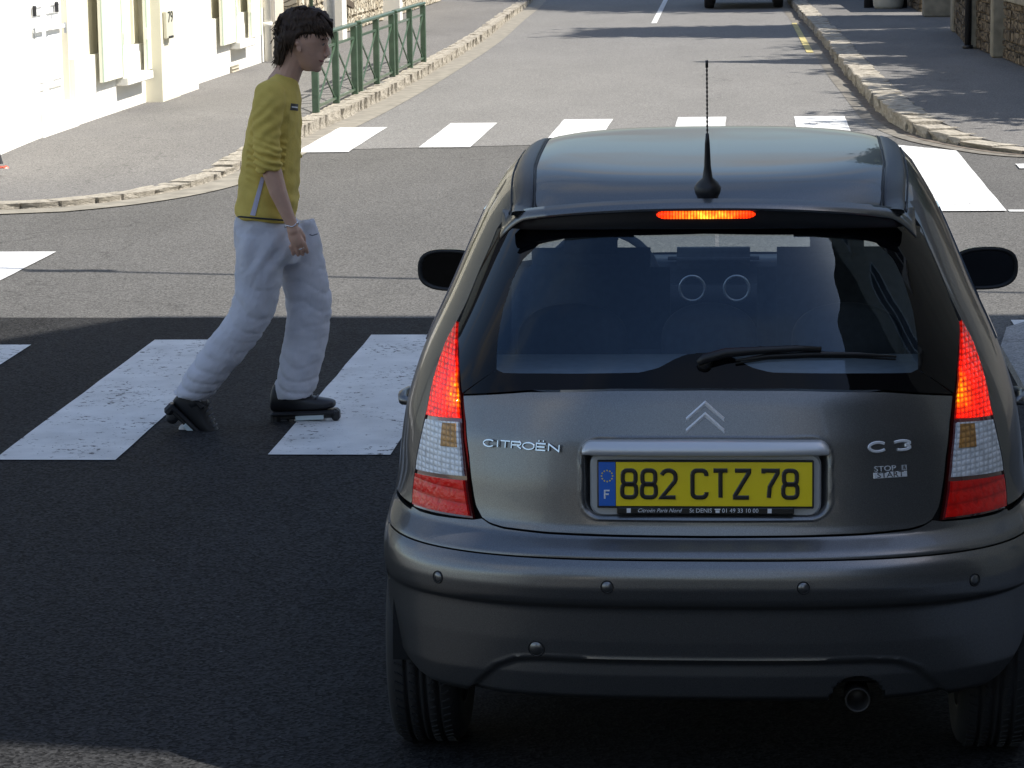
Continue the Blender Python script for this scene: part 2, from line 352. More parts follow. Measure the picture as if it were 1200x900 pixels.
def lay_kerb(path, width, top, side, parent, l0, l1, zb=-.02, topf=None):
    acc = 0; i = 0; P = path; seglen = [(P[k+1]-P[k]).length for k in range(len(P)-1)]; tot = sum(seglen); s = 0
    def at(s_):
        k = 0
        while k < len(seglen)-1 and s_ > seglen[k]: s_ -= seglen[k]; k += 1
        return P[k] + (P[k+1]-P[k])*(s_/seglen[k])
    while s < tot-.4:
        L = random.uniform(l0, l1)*(1 if s < 25 else 1.8)
        a = at(s); b = at(min(s+L, tot-.01)); t = (b-a).normalized(); n = Vector((t.y, -t.x, 0))*side
        h = (top+(topf(a.y) if topf else 0))-zb+random.uniform(-.004, .004)
        c = (a+b)/2 - n*(width/2+random.uniform(-.006, .006)); c.z = zb + h/2
        o = bpy.data.objects.new('kerb_stone', random.choice(SM)); COL.objects.link(o); o.parent = parent
        o.location = c; o.scale = ((b-a).length*.985, width*random.uniform(.92, 1.05), h); o.rotation_euler = (random.uniform(-.008, .008), random.uniform(-.008, .008), math.atan2(t.y, t.x))
        s += L
def drop(y): t = min(1, max(0, (y-22.0)/4.5)); return .045+(PH-.045)*t*t*(3-2*t)
def drop_mesh(o):
    bm = bmesh.new(); bm.from_mesh(o.data)
    for k in range(16):
        bmesh.ops.bisect_plane(bm, geom=bm.verts[:]+bm.edges[:]+bm.faces[:], plane_co=(0, 22+.42*k, 0), plane_no=(0, 1, 0))
    for v in bm.verts:
        if v.co.z > .05: v.co.z = drop(v.co.y)
    bmesh.ops.triangulate(bm, faces=[f for f in bm.faces if len(f.verts) > 4])
    bm.to_mesh(o.data); bm.free()
drop_mesh(pvL)
def dropR(y): t = min(1, max(0, (y-24.6)/3.4)); return .035+(PH+.02-.035)*t*t*(3-2*t)
_d = drop; drop = dropR; drop_mesh(pvR); drop = _d
lay_kerb(KLs, .2, .005, 1, pvL, .18, .42, topf=drop)
lay_kerb(KRs, .3, .008, -1, pvR, .30, .60, topf=dropR)
tag(strip('gutter_dirt', KRs, -.09, .01, .011, M_dirt), kind='structure')
# ------------------------------------------------------------------ left houses
def Yof(px, py, X): return atX(px, py, X).y
def Zof(px, py, X): return atX(px, py, X).z
XA = -6.56
def shutter_window(parent, X, yl0, yl1, yw1, yr1, zs, top, name='window'):
    """shutter yl0..yl1 | window yl1..yw1 | shutter yw1..yr1 on a wall at x = X facing +x"""
    fr = box(name, (X-.06, (yl1+yw1)/2, (zs+top)/2), (.06, yw1-yl1, top-zs), M_shutter, parent)
    n = 2
    for k in range(2):
        y0 = lerp(yl1, yw1, k/2); y1 = lerp(yl1, yw1, (k+1)/2)
        box('pane', (X-.02, (y0+y1)/2, (zs+top)/2+.05), (.03, (y1-y0)-.12, top-zs-.25), mat_curtain, fr)
    bm = bmesh.new(); box_bm(bm, (0, 0, 0), (.26, yw1-yl1+.12, .09), bev=.01); bm_obj('sill', bm, M_white, parent, loc=(X+.06, (yl1+yw1)/2, zs-.045))
    for (a, b, hy) in ((yl0, yl1-.03, yl1), (yw1+.03, yr1, yw1)):
        bm = bmesh.new(); L = b-a
        nb = max(3, int(L/.14))
        for k in range(nb):
            box_bm(bm, (0, -L/2+L*(k+.5)/nb, 0), (.035, L/nb-.006, top-zs-.02), bev=.003)
        sh = bm_obj('shutter', bm, M_shutter, parent, loc=(X+.115, (a+b)/2, (zs+top)/2-.01))
        for yy in (a+.02, b-.02):
            box('edge_strip', (.02, yy-(a+b)/2, 0), (.012, .035, top-zs-.03), M_shedge, sh)
        box('hinge', (.025, (hy-(a+b)/2)*.98, -.55), (.03, .06, .12), M_white, sh)
        box('hinge', (.025, (hy-(a+b)/2)*.98, .75), (.03, .06, .12), M_white, sh)
mat_curtain = mat('curtain_behind_glass', (.72, .68, .55), .4, coat=.6)
hA = thing('house', 'cream house with a white panelled door and shuttered window, nearest on the left', 'house', (0, 0, PH))
def wall_openings(name, X, y0, y1, z0, z1, holes, mt, parent, depth=.12):
    """wall plane with rectangular holes and reveals; hole=(ya,yb,za,zb)"""
    ys = sorted({y0, y1, *[h[0] for h in holes], *[h[1] for h in holes]}); zs = sorted({z0, z1, *[h[2] for h in holes], *[h[3] for h in holes]})
    bm = bmesh.new()
    for i in range(len(ys)-1):
        for j in range(len(zs)-1):
            yc, zc = (ys[i]+ys[i+1])/2, (zs[j]+zs[j+1])/2
            if any(h[0] < yc < h[1] and h[2] < zc < h[3] for h in holes): continue
            bm.faces.new([bm.verts.new((X, a, b)) for a, b in ((ys[i], zs[j]), (ys[i+1], zs[j]), (ys[i+1], zs[j+1]), (ys[i], zs[j+1]))])
    for ya, yb, za, zb in holes:
        for q in (((ya, za), (ya, zb)), ((ya, zb), (yb, zb)), ((yb, zb), (yb, za)), ((yb, za), (ya, za))):
            bm.faces.new([bm.verts.new(p) for p in ((X, *q[0]), (X, *q[1]), (X-depth, *q[1]), (X-depth, *q[0]))])
    bmesh.ops.remove_doubles(bm, verts=bm.verts, dist=.0005)
    return bm_obj(name, bm, mt, parent)
# measured along the wall (parent at pavement height -> z relative)
yA0, yA1 = 22.3, 31.68
dY0, dY1 = Yof(41, 120, XA), Yof(82, 112, XA)
wl0, wl1, ww1, wr1 = Yof(117, 90, XA+.1), Yof(131, 96, XA), Yof(158, 84, XA), Yof(185, 75, XA+.1)
zsA = Zof(146, 86, XA)-PH
HA = 6.4
wall_openings('wall', XA, yA0, yA1, 0, HA, [(dY0, dY1, .25, 2.55), (wl1, ww1, zsA, zsA+1.9), (dY0-.1, dY1+.1, 3.6, 5.0), (wl1, ww1, 3.6, 5.1)], M_cream, hA)
box('plinth', (XA+.02, (dY1+yA1)/2+.01, .24), (.07, yA1-dY1-.02, .80), M_white, hA)
box('plinth', (XA+.02, (dY0+yA0)/2-.01, .24), (.07, dY0-yA0-.02, .80), M_white, hA)
box('wall', (XA-5.0, yA0-.05, HA/2), (10, .1, HA), M_cream, hA); box('wall', (XA-5.0, yA1+.0, HA/2), (9.98, .1, HA-.01), M_cream, hA)
yP = Yof(189, 60, -6.32)
box('corner_pilaster', (-6.44, (yP+yA1)/2, HA/2-.04), (.24, yA1-yP, HA+.02), M_cream, hA)
mesh_obj('roof', [(XA+.4, yA0-.3, HA), (XA+.4, yA1+.1, HA), (XA-5, yA1+.1, HA+3.2), (XA-5, yA0-.3, HA+3.2), (XA-10.4, yA0-.3, HA), (XA-10.4, yA1+.1, HA)], [(0, 1, 2, 3), (3, 2, 5, 4), (0, 3, 4), (1, 5, 2)], M_roof, hA)
dr = bm = bmesh.new(); W = dY1-dY0
box_bm(bm, (0, 0, 0), (.04, W, 2.3))
for s in (-1, 1):
    for zc, hh in ((-.75, .5), (.35, 1.3)):
        box_bm(bm, (.03, s*W*.25, zc), (.03, W*.36, hh), bev=.012)
        box_bm(bm, (.045, s*W*.25, zc), (.03, W*.26, hh-.14), bev=.012)
    box_bm(bm, (.05, s*W*.25, -.43), (.06, W*.40, .03))
door = bm_obj('door', bm, M_whitewood, hA, loc=(XA-.08, (dY0+dY1)/2, .25+1.15))
for s in (-1, 1):
    p = atX(41 if s < 0 else 67, 13 if s < 0 else 8, XA)
    box('knocker', (.075, p.y-(dY0+dY1)/2, p.z-PH-1.4), (.03, .05, .10), M_darkiron, door, bev=.008)
    box('hinge', (.08, s*W*.44, -.45), (.02, .02, .1), M_grey_post, door)
box('step', (XA+.03, (dY0+dY1)/2, .06), (.10, W+.04, .34), M_white, hA, bev=.015)
shutter_window(hA, XA, wl0, wl1, ww1, wr1, zsA, zsA+1.9)
for (a, b) in ((dY0-.1, dY1+.1), (wl1, ww1)): box('window', (XA-.08, (a+b)/2, 4.35), (.05, b-a, 1.5), mat_curtain, hA)
# letterbox with the house number
lb = bm = bmesh.new(); q0 = atX(192, 13, -6.30); q1 = atX(200, 44, -6.30); lw = abs(q1.y-q0.y)
box_bm(bm, (.02, 0, 0), (.05, lw, q0.z-q1.z), bev=.012)
lbx = bm_obj('letterbox', bm, mat('letterbox_enamel', (.60, .58, .46), .5), hA, loc=(-6.31, (q0.y+q1.y)/2, (q0.z+q1.z)/2-PH))
box('slot', (.045, 0, -(q0.z-q1.z)*.45), (.02, lw*.7, .025), M_darkiron, lbx)
def text_mesh(name, body, size, mt, parent, M4, ext=.001, align='CENTER', xs=1.0, shear=0):
    cu = bpy.data.curves.new(name, 'FONT'); cu.body = body; cu.size = size; cu.extrude = ext; cu.align_x = align; cu.align_y = 'CENTER'; cu.shear = shear; cu.resolution_u = 3
    o = bpy.data.objects.new(name, cu); COL.objects.link(o)
    dg = bpy.context.evaluated_depsgraph_get(); me = bpy.data.meshes.new_from_object(o.evaluated_get(dg)); bpy.data.objects.remove(o)
    me.materials.clear(); me.materials.append(mt)
    o = bpy.data.objects.new(name, me); COL.objects.link(o); o.parent = parent
    o.matrix_local = M4 @ Matrix.Diagonal((xs, 1, 1, 1)); return o
M_ink = mat('dark_ink', (.03, .035, .03), .5)
text_mesh('house_number', '79', .17, M_ink, lbx, Matrix.Translation((.048, 0, (q0.z-q1.z)*.26)) @ Matrix.Rotation(pi/2, 4, 'Z') @ Matrix.Rotation(pi/2, 4, 'X'), .002, xs=1.7)

hB = thing('house', 'white based cream house with one shuttered window and a drainpipe, farther along the left pavement', 'house', (0, 0, PH))
XB = -6.58; yB0, yB1 = 32.85, Yof(308, 80, -6.58)
bl0, bl1, bw1, br1 = Yof(258, 50, XB+.1), Yof(266, 54, XB), Yof(282, 45, XB), Yof(303, 30, XB+.1)
zsB = Zof(274, 47, XB)-PH
box('recess_wall', (-6.49, (yA1+yB0)/2+.05, HA/2), (.3, yB0-yA1-.06, HA), mat('recess_render', (.70, .66, .58), .9, var=.06), hB)
wall_openings('wall', XB, yB0, yB1, 0, HA, [(bl1, bw1, zsB, zsB+1.9), (bl1, bw1, 3.7, 5.2)], M_cream, hB)
box('plinth', (XB+.02, (yB0+yB1)/2, .36), (.06, yB1-yB0-.02, .72), M_white, hB)
box('wall', (XB-5, yB1+.0, HA/2), (9.98, .1, HA-.01), M_beige, hB)
mesh_obj('roof', [(XB+.4, yB0-.3, HA+.05), (XB+.4, yB1+.3, HA+.05), (XB-5, yB1+.3, HA+3), (XB-5, yB0-.3, HA+3)], [(0, 1, 2, 3)], M_roof, hB)
shutter_window(hB, XB, bl0, bl1, bw1, br1, zsB, zsB+1.9)
box('window', (XB-.08, (bl1+bw1)/2, 4.45), (.05, bw1-bl1, 1.5), mat_curtain, hB)
v = atX(274, 87, XB+.05); vent = box('vent', (XB+.06, v.y, v.z-PH), (.02, .55, .22), M_conc, hB)
for k in range(5): box('vent_slat', (.015, 0, -.08+.04*k), (.012, .5, .012), M_beige, vent)
pp = lathe('drainpipe', [(.055, 0), (.055, HA)], M_white, hB, 14); pp.location = (XB+.10, yB1-.12, 0)
for z in (.5, 1.4, 2.6): lathe('pipe_bracket', [(.07, z-.03), (.07, z+.03)], M_white, pp, 14)
hC = thing('house', 'beige rendered house end beyond the white drainpipe', 'house', (0, 0, PH))
yC1 = Yof(333, 60, XB-.05)
box('wall', (XB-2.1, (yB1+yC1)/2+.06, 2.9), (4.1, yC1-yB1-.02, 5.8), M_beige, hC)
box('corner_strip', (XB-.03, Yof(324, 60, XB), 2.9), (.05, .06, 5.8), M_white, hC)
mesh_obj('roof', [(XB+.2, yB1, 5.82), (XB+.2, yC1+.2, 5.82), (XB-4, yC1+.2, 7.5), (XB-4, yB1, 7.5)], [(0, 1, 2, 3)], M_roof, hC)

# ------------------------------------------------------------------ rubble garden wall on the left
def rubble_wall(parent, x, y0, y1, h, th, mt, sz=.28, face=1):
    """individually uneven stones (one joined part past the limit) on a backing"""
    box('backing', (x-face*th/2, (y0+y1)/2, h/2), (th, y1-y0, h), mt, parent)
    bm = bmesh.new(); z = 0.0
    while z < h-.06:
        rh = random.uniform(.10, .19)*sz/.28; y = y0
        while y < y1-.05:
            L = random.uniform(.14, .42)*sz/.28; L = min(L, y1-y)
            n0 = len(bm.verts)
            r = bmesh.ops.create_cube(bm, size=1)
            for v in r['verts']:
                v.co = Vector((x+face*(.012+v.co.x*.05+random.uniform(-.006, .012)), y+L/2+v.co.y*(L-.03)*random.uniform(.85, 1), z+rh/2+v.co.z*(rh-.025)*random.uniform(.8, 1)))
            y += L
        z += rh
    return bm_obj('stones', bm, mt, parent)
gw = thing('stone_wall', 'sunlit rubble stone garden wall behind the green barriers', 'wall', (0, 0, PH))
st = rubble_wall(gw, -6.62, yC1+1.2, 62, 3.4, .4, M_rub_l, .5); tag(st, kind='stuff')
box('gatepost', (-6.45, 52.0, 1.7), (.35, .4, 3.4), M_white, gw)
box('gatepost', (-6.45, 47.0-2.2, 1.6), (.3, .5, 3.2), M_white, gw)
p = atX(407, 3, -6.5); box('coping_plank', (-6.5, p.y, p.z-PH), (.06, 1.2, .10), M_bark, gw, rot=Matrix.Rotation(-.12, 3, 'X'))

# sign post and thin pole
b0 = gpt(389, 73, PH)
sp = thing('sign_post', 'grey galvanised post behind the middle green barrier', 'post', b0)
lathe('pole', [(.055, 0), (.055, 3.4)], M_grey_post, sp, 16); lathe('base_collar', [(.09, 0), (.09, .03), (.06, .06)], M_grey_post, sp, 16)
bs = bmesh.new(); lathe_bm(bs, [(.3, -.01), (.3, .01)], 24, 'Y', (0, -.07, 3.1)); bm_obj('round_sign', bs, M_grey_post, sp)
b0 = gpt(366, 66, PH)
o = thing('thin_pole', 'thin dark green pole just behind the skater\'s head', 'pole', b0)
lathe('pole', [(.03, 0), (.03, 3.2)], M_green, o, 10); lathe('cap', [(.045, 3.2), (.045, 3.23), (0, 3.25)], M_green, o, 10)

# ------------------------------------------------------------------ green barriers
def make_barrier(y0, y1, x0, x1, label):
    t = thing('pedestrian_barrier', label, 'barrier', (x0, y0, PH), math.atan2(x0-x1, y1-y0), 'green barriers along the left kerb')
    L = sqrt((y1-y0)**2+(x1-x0)**2); H = .76
    for k in range(3):
        bm = bmesh.new(); box_bm(bm, (0, 0, 0), (.07, .07, H-.005), bev=.006); bm_obj('post', bm, M_green, t, loc=(0, L*k/2, H/2))
    box('handrail', (0, L/2, H+.0175), (.075, L+.07, .035), M_green, t, bev=.008)
    box('mid_rail', (0, L/2, H-.13), (.025, L-.07, .025), M_green, t)
    box('bottom_rail', (0, L/2, .06), (.025, L-.07, .025), M_green, t)
    for k in range(2):
        for s in (-1, 1):
            c = L*(k*.5+.25); dz = H-.13-.06; dy = L/2-.07; a = math.atan2(dz, dy)*s
            box('cross_bar', (s*.008, c, .06+dz/2), (.014, sqrt(dz*dz+dy*dy), .022), M_green, t, rot=Matrix.Rotation(a, 3, 'X'))
make_barrier(28.85, 31.63, -4.37, -4.35, 'green steel barrier with crossed bars nearest the zebra crossing')
make_barrier(32.05, 34.87, -4.35, -4.33, 'green steel barrier with crossed bars in the middle of the three')
make_barrier(35.21, 38.01, -4.33, -4.30, 'green steel barrier with crossed bars farthest up the left kerb')

# ------------------------------------------------------------------ right hand wall with pillars
rw = thing('garden_wall', 'low brown rubble wall between concrete pillars on the right pavement', 'wall', (0, 0, PH+.02))
def seg_wall(x0, y0, x1, y1, h, parent):
    L = sqrt((x1-x0)**2+(y1-y0)**2); a = math.atan2(x0-x1, y1-y0)
    e = bpy.data.objects.new('wall_panel', None)
    M = Matrix.Translation((x0, y0, 0)) @ Matrix.Rotation(a, 4, 'Z')
    bm = bmesh.new(); box_bm(bm, (.14, L/2, h/2), (.26, L, h)); 
    z = 0
    while z < h-.05:
        rh = random.uniform(.09, .16); y = 0
        while y < L-.03:
            l = min(random.uniform(.12, .34), L-y); r = bmesh.ops.create_cube(bm, size=1)
            for v in r['verts']: v.co = Vector((-.005+v.co.x*.05*random.uniform(.5, 1.3), y+l/2+v.co.y*(l-.025)*random.uniform(.85, 1), z+min(rh, h-z)/2+v.co.z*(min(rh, h-z)-.02)*random.uniform(.8, 1)))
            y += l
        z += rh
    bm.transform(M)
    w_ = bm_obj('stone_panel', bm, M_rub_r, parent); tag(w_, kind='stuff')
    bm = bmesh.new(); box_bm(bm, (.14, L/2, h+.05), (.40, L-.02, .10), bev=.015); bm.transform(M); bm_obj('coping', bm, M_conc, parent)
def pill(px, py, w_, h, d=.28):
    p = gpt(px, py, PH+.02); bm = bmesh.new(); box_bm(bm, (0, 0, 0), (w_, d, h), bev=.02); bm_obj('pillar', bm, M_conc, rw, loc=(p.x+w_/2, p.y+d/2, h/2)); return p
pA = gpt(1200, 80, PH+.02); pB = gpt(1172, 69, PH+.02); pC = gpt(1137, 55, PH+.02); pD = gpt(1117, 38, PH+.02)
dx = (pA.x-pB.x)/(pA.y-pB.y)
seg_wall(3.75, 26.0, pB.x+.06, pB.y, .74, rw)
pill(1162, 68, .30, 2.0); seg_wall(pB.x, pB.y+.5, pC.x+.05, pC.y, 1.25, rw)
pill(1137, 57, .22, 2.2, .3); pill(1116, 38, .34, 2.4, .5)
seg_wall(pC.x, pC.y+.6, pD.x+.05, pD.y, 1.1, rw)
p = gpt(1134, 57, PH+.02); o = thing('iron_post', 'thin black iron post against the right hand wall pillars', 'post', p); lathe('pole', [(.045, 0), (.045, 2.6)], M_darkiron, o, 12); lathe('collar', [(.07, 0), (.07, .05)], M_darkiron, o, 12)
rw2 = thing('garden_wall', 'dark stone wall end with a square pier farther up the right pavement', 'wall', (0, 0, PH+.02))
p = gpt(1081, 20, PH+.02); bm = bmesh.new(); box_bm(bm, (0, 0, 0), (.95, .6, 2.3), bev=.02); bm_obj('pier', bm, M_conc, rw2, loc=(p.x+.5, p.y+.3, 1.15))
seg_wall(p.x+.1, p.y+2.2, p.x-.1, p.y+13, 1.4, rw2)
# pale litter bin/planter
p = gpt(1041, 10, PH+.02)
bn = thing('litter_bin', 'pale rounded bin on the far right pavement beside a dark post', 'bin', p)
lathe('drum', [(.24, 0), (.28, .06), (.31, .5), (.30, .8), (.24, .95), (.26, .97)], M_bin, bn, 28); lathe('lid', [(.28, .97), (.30, 1.0), (.2, 1.1), (0, 1.14)], M_bin, bn, 28)
p = gpt(1059, 9, PH+.02); o = thing('bollard', 'dark bollard standing right of the pale bin', 'bollard', p); lathe('shaft', [(.07, 0), (.07, .9), (.05, .95)], M_darkiron, o, 14); lathe('ball', [(.0, .93), (.07, .97), (.09, 1.03), (.07, 1.09), (0, 1.12)], M_darkiron, o, 14)
p = gpt(1018, 9, PH+.02); o = thing('bollard', 'dark bollard standing left of the pale bin', 'bollard', p); lathe('shaft', [(.09, 0), (.09, .9), (.05, .95)], M_darkiron, o, 14); lathe('ball', [(.0, .93), (.07, .97), (.09, 1.03), (.07, 1.09), (0, 1.12)], M_darkiron, o, 14)

# little red and black plastic scrap by the wall at the left edge
p = gpt(3, 197, PH)
fl = thing('crumpled_wrapper', 'small crumpled red wrapper with a dark tip lying against the white house wall', 'litter', p)
bm = bmesh.new(); bmesh.ops.create_icosphere(bm, subdivisions=2, radius=.045)
for v_ in bm.verts: v_.co = Vector((v_.co.x*1.2, v_.co.y, abs(v_.co.z)*.5)) * random.uniform(.6, 1.2)
bm_obj('red_film', bm, mat('red_film', (.55, .10, .06), .4), fl)
bm = bmesh.new(); bmesh.ops.create_cone(bm, segments=7, radius1=.03, radius2=.005, depth=.09); bm_obj('dark_tip', bm, M_darkiron, fl, loc=(-.02, 0, .08))

# ------------------------------------------------------------------ parked car far up the street
M_pk = mat('black_car_paint', (.012, .012, .014), .3, coat=1)
M_rub = mat('tyre_rubber', (.022, .022, .023), .75, bump=.0008, bscale=400)
pk = thing('parked_car', 'black car standing at the far end of the street', 'car', (-.1, 58.4, .004))
prof = [(-.0, .30), (-.05, .5), (-.02, .8), (.10, .95), (.55, 1.38), (.9, 1.45), (2.2, 1.45), (2.9, .98), (3.9, .82), (4.1, .5), (4.05, .28)]
bm = bmesh.new(); rows = []
for xs_, sh in ((-.80, .0), (-.76, .03), (-.5, .05), (0, .06), (.5, .05), (.76, .03), (.80, 0)):
    k = abs(xs_)/.8
    rows.append([bm.verts.new((xs_*(1-.22*max(0, (z-.85)/.6)), y+(.10*k*k if y < 2 else -.10*k*k), z+sh)) for y, z in prof])
for a, b_ in zip(rows[:-1], rows[1:]):
    for k in range(len(prof)-1): bm.faces.new((a[k], b_[k], b_[k+1], a[k+1]))
bm.faces.new(rows[0]); bm.faces.new(list(reversed(rows[-1])))
bm_obj('body', bm, M_pk, pk, True)
for sx in (-1, 1):
    for y in (.75, 3.3):
        wv = lathe('wheel', [(.2, -.1), (.29, -.1), (.315, -.07), (.315, .07), (.29, .1), (.2, .1)], M_rub, pk, 28, 'X'); wv.location = (sx*.70, y, .315)
    box('tail_light', (sx*.62, .02, .88), (.2, .06, .14), mat('dark_red_lens', (.25, .01, .01), .2), pk, bev=.02)
box('rear_window', (0, .30, 1.18), (1.15, .02, .36), M_wglass, pk, rot=Matrix.Rotation(-.80, 3, 'X'))
box('bumper', (0, -.03, .46), (1.5, .1, .18), M_pk, pk, bev=.03)
box('number_plate', (0, -.085, .48), (.5, .012, .11), M_cream, pk)

# ------------------------------------------------------------------ trees (to the right, just outside the frame; their shade falls on the street)
def tree(x, y, h_tr, cz, rx, ry, rz, label, n=5200, mt=None, ls=.13, kind='tree', cat='tree', cone=False, seed=0):
    r = np.random.default_rng(100+seed); t = thing(kind, label, cat, (x, y, 0), 0)
    bm = bmesh.new(); tube_bm(bm, [(0, 0, -.1), (.05, 0, h_tr*.4), (0, .06, h_tr*.8), (0, 0, cz+rz*.4)], [.2, .15, .11, .03], 8)
    for k in range(6):
        a = k*1.05+.3; z0 = h_tr*.75+.3*k
        tube_bm(bm, [(0, 0, z0), (cos(a)*rx*.35, sin(a)*ry*.35, z0+rz*.4), (cos(a)*rx*.7, sin(a)*ry*.7, z0+rz*.6)], [.07, .045, .015], 6)
    bm_obj('trunk', bm, M_bark, t)
    # clumps
    nc = 60; P = []
    cen = []
    while len(cen) < nc:
        p = r.uniform(-1, 1, 3)
        if (p**2).sum() < 1 and (p**2).sum() > .12: cen.append(p)
    cen = np.array(cen)
    c = cen[r.integers(0, nc, n)]; P = c*.82 + r.normal(0, .125, (n, 3))
    if cone:
        zz = r.uniform(0, 1, n)**1.3; a = r.uniform(0, 2*pi, n); rr = (1-zz)*np.sqrt(r.uniform(.3, 1, n))
        P = np.stack([rr*np.cos(a), rr*np.sin(a), zz*2-1], 1)
    P = P*np.array([rx, ry, rz]) + np.array([0, 0, cz])
    u = r.normal(size=(n, 3)); u /= np.linalg.norm(u, axis=1)[:, None]; v = np.cross(u, r.normal(size=(n, 3))); v /= np.linalg.norm(v, axis=1)[:, None]
    s = ls*r.uniform(.6, 1.3, (n, 1))
    V = np.stack([P-u*s, P+v*s*.55, P+u*s, P-v*s*.55], 1).reshape(-1, 3)
    me = bpy.data.meshes.new('crown'); me.vertices.add(4*n); me.vertices.foreach_set('co', V.ravel())
    me.loops.add(4*n); me.loops.foreach_set('vertex_index', np.arange(4*n)); me.polygons.add(n)
    me.polygons.foreach_set('loop_start', np.arange(0, 4*n, 4)); me.polygons.foreach_set('loop_total', np.full(n, 4)); me.update(calc_edges=True)
    me.materials.append(mt or M_leaf); o = bpy.data.objects.new('crown', me); COL.objects.link(o); o.parent = t
    return t
TE = tan(SUN_EL)
def shade_tree(sx, sy, h, rx, ry, rz, label, **k):
    """tree whose crown centre (height h) throws its shade on ground point (sx, sy)"""
    d = h/TE; tree(sx+d*cos(SUN_AZ), sy-d*sin(SUN_AZ), h-rz*.8, h, rx, ry, rz, label, **k)
shade_tree(3.3, 28.9, 4.4, 2.3, 2.5, 1.7, 'small leafy tree over the right garden wall nearest the crossing', seed=1, n=11500, ls=.11)
shade_tree(3.9, 32.4, 4.8, 2.5, 2.4, 1.8, 'bushy tree behind the low brown wall', seed=2, n=13000)
shade_tree(3.8, 36.0, 5.2, 2.5, 3.2, 2.0, 'broad tree behind the concrete pillars', seed=3, n=14000)
shade_tree(3.1, 39.8, 5.5, 2.3, 1.9, 2.2, 'tree beside the thin black post', seed=4, n=15000)
shade_tree(3.2, 43.8, 6.0, 2.2, 2.5, 2.3, 'round tree above the square stone pier', seed=11, n=15000)
shade_tree(1.7, 39.2, 5.2, 1.6, 1.5, 2.9, 'narrow conifer rising above the garden trees', seed=5, n=12000, cone=True, kind='conifer_tree', mt=M_leaf2)
shade_tree(1.2, 48.6, 9.0, 4.0, 2.7, 3.4, 'tall dense tree beyond the conifer', seed=6, n=24000, ls=.17, mt=M_leaf2)
shade_tree(.6, 62, 9.5, 5.0, 5.5, 3.6, 'large tree beside the far parked car', seed=8, n=26000, ls=.2, mt=M_leaf2)
shade_tree(-2.2, 64, 11, 3.4, 7.0, 3.4, 'large tree shading the far end of the street', seed=9, n=24000, ls=.2)
shade_tree(3.0, 70, 9, 5, 7, 4, 'dark tree at the far right end of the street', seed=10, n=20000, ls=.22, mt=M_leaf2)

# ------------------------------------------------------------------ houses to the right that shade the crossing
M_wallshade = mat('tan_render', (.50, .45, .36), .9, var=.1, scale=2)
XH = 5.2
def hgt(xs): return (XH-xs)*TE/cos(SUN_AZ)         # wall height at XH whose shade ends at ground x = xs
def dy(xs): return -(XH-xs)*tan(SUN_AZ)
def window_on_wall(parent, X, y, z, w_, h):
    f = box('window', (X-.03, y, z), (.10, w_, h), M_whitewood, parent, bev=.01)
    for k in (-1, 1): box('pane', (-.05, k*w_*.23, 0), (.02, w_*.38, h-.16), M_wglass, f)
def prism(name, X0, X1, ya, yb, h, mt, parent):
    return box(name, ((X0+X1)/2, (ya+yb)/2, h/2), (X1-X0, yb-ya, h), mt, parent)
hh = thing('house', 'tall tan rendered gabled house on the right side of the junction', 'house', (0, 0, .05))
y_near = 7.22 + dy(-1.7) ; y_far = 15.02 + dy(-1.7)
E1 = hgt(-3.25); RK = hgt(-5.56); ym = (y_near+y_far)/2
mesh_obj('wall', [(XH, y_near, 0), (XH, y_far, 0), (XH, y_far, E1), (XH, ym, RK), (XH, y_near, E1), (XH+8, y_near, 0), (XH+8, y_far, 0), (XH+8, y_far, E1), (XH+8, ym, RK), (XH+8, y_near, E1)],
         [(0, 4, 3, 2, 1), (5, 6, 7, 8, 9), (0, 5, 9, 4), (1, 2, 7, 6)], M_wallshade, hh)
mesh_obj('roof', [(XH-.02, y_near-.02, E1), (XH-.02, ym, RK+.02), (XH-.02, y_far+.02, E1), (XH+8.1, y_near-.02, E1), (XH+8.1, ym, RK+.02), (XH+8.1, y_far+.02, E1)], [(0, 1, 4, 3), (1, 2, 5, 4)], M_roof, hh)
for z in (1.9, 4.9, 7.4):
    for y in np.linspace(y_near+1.4, y_far-1.4, 3): window_on_wall(hh, XH, float(y), z, 1.0, 1.5)
ha = thing('house', 'lower dark stone annex beside and behind the camera on the right', 'house', (0, 0, .05))
h2 = hgt(-1.36)
M_darkstone = mat('dark_stone_wall', (.10, .09, .075), .95, var=.4, scale=3)
prism('wall', XH, XH+8, -7, y_near-.01, h2-.25, M_darkstone, ha)
mesh_obj('roof', [(XH-.02, -7, h2-.25), (XH+8, -7, h2-.25), (XH+8, y_near-.02, h2-.25), (XH-.02, y_near-.02, h2-.25), (XH+4, -7, h2+.4), (XH+4, y_near-.02, h2+.4)], [(0, 4, 5, 3), (1, 2, 5, 4), (3, 5, 2), (0, 1, 4)], M_roof, ha)
for y in (-5, ): window_on_wall(ha, XH, y, 1.9, 1.0, 1.4)
tree(4.7, -1.2, 3.2, 5.3, 1.6, 2.2, 2.2, 'slim leafy tree against the dark annex wall beside the camera', n=9000, ls=.14, seed=31)

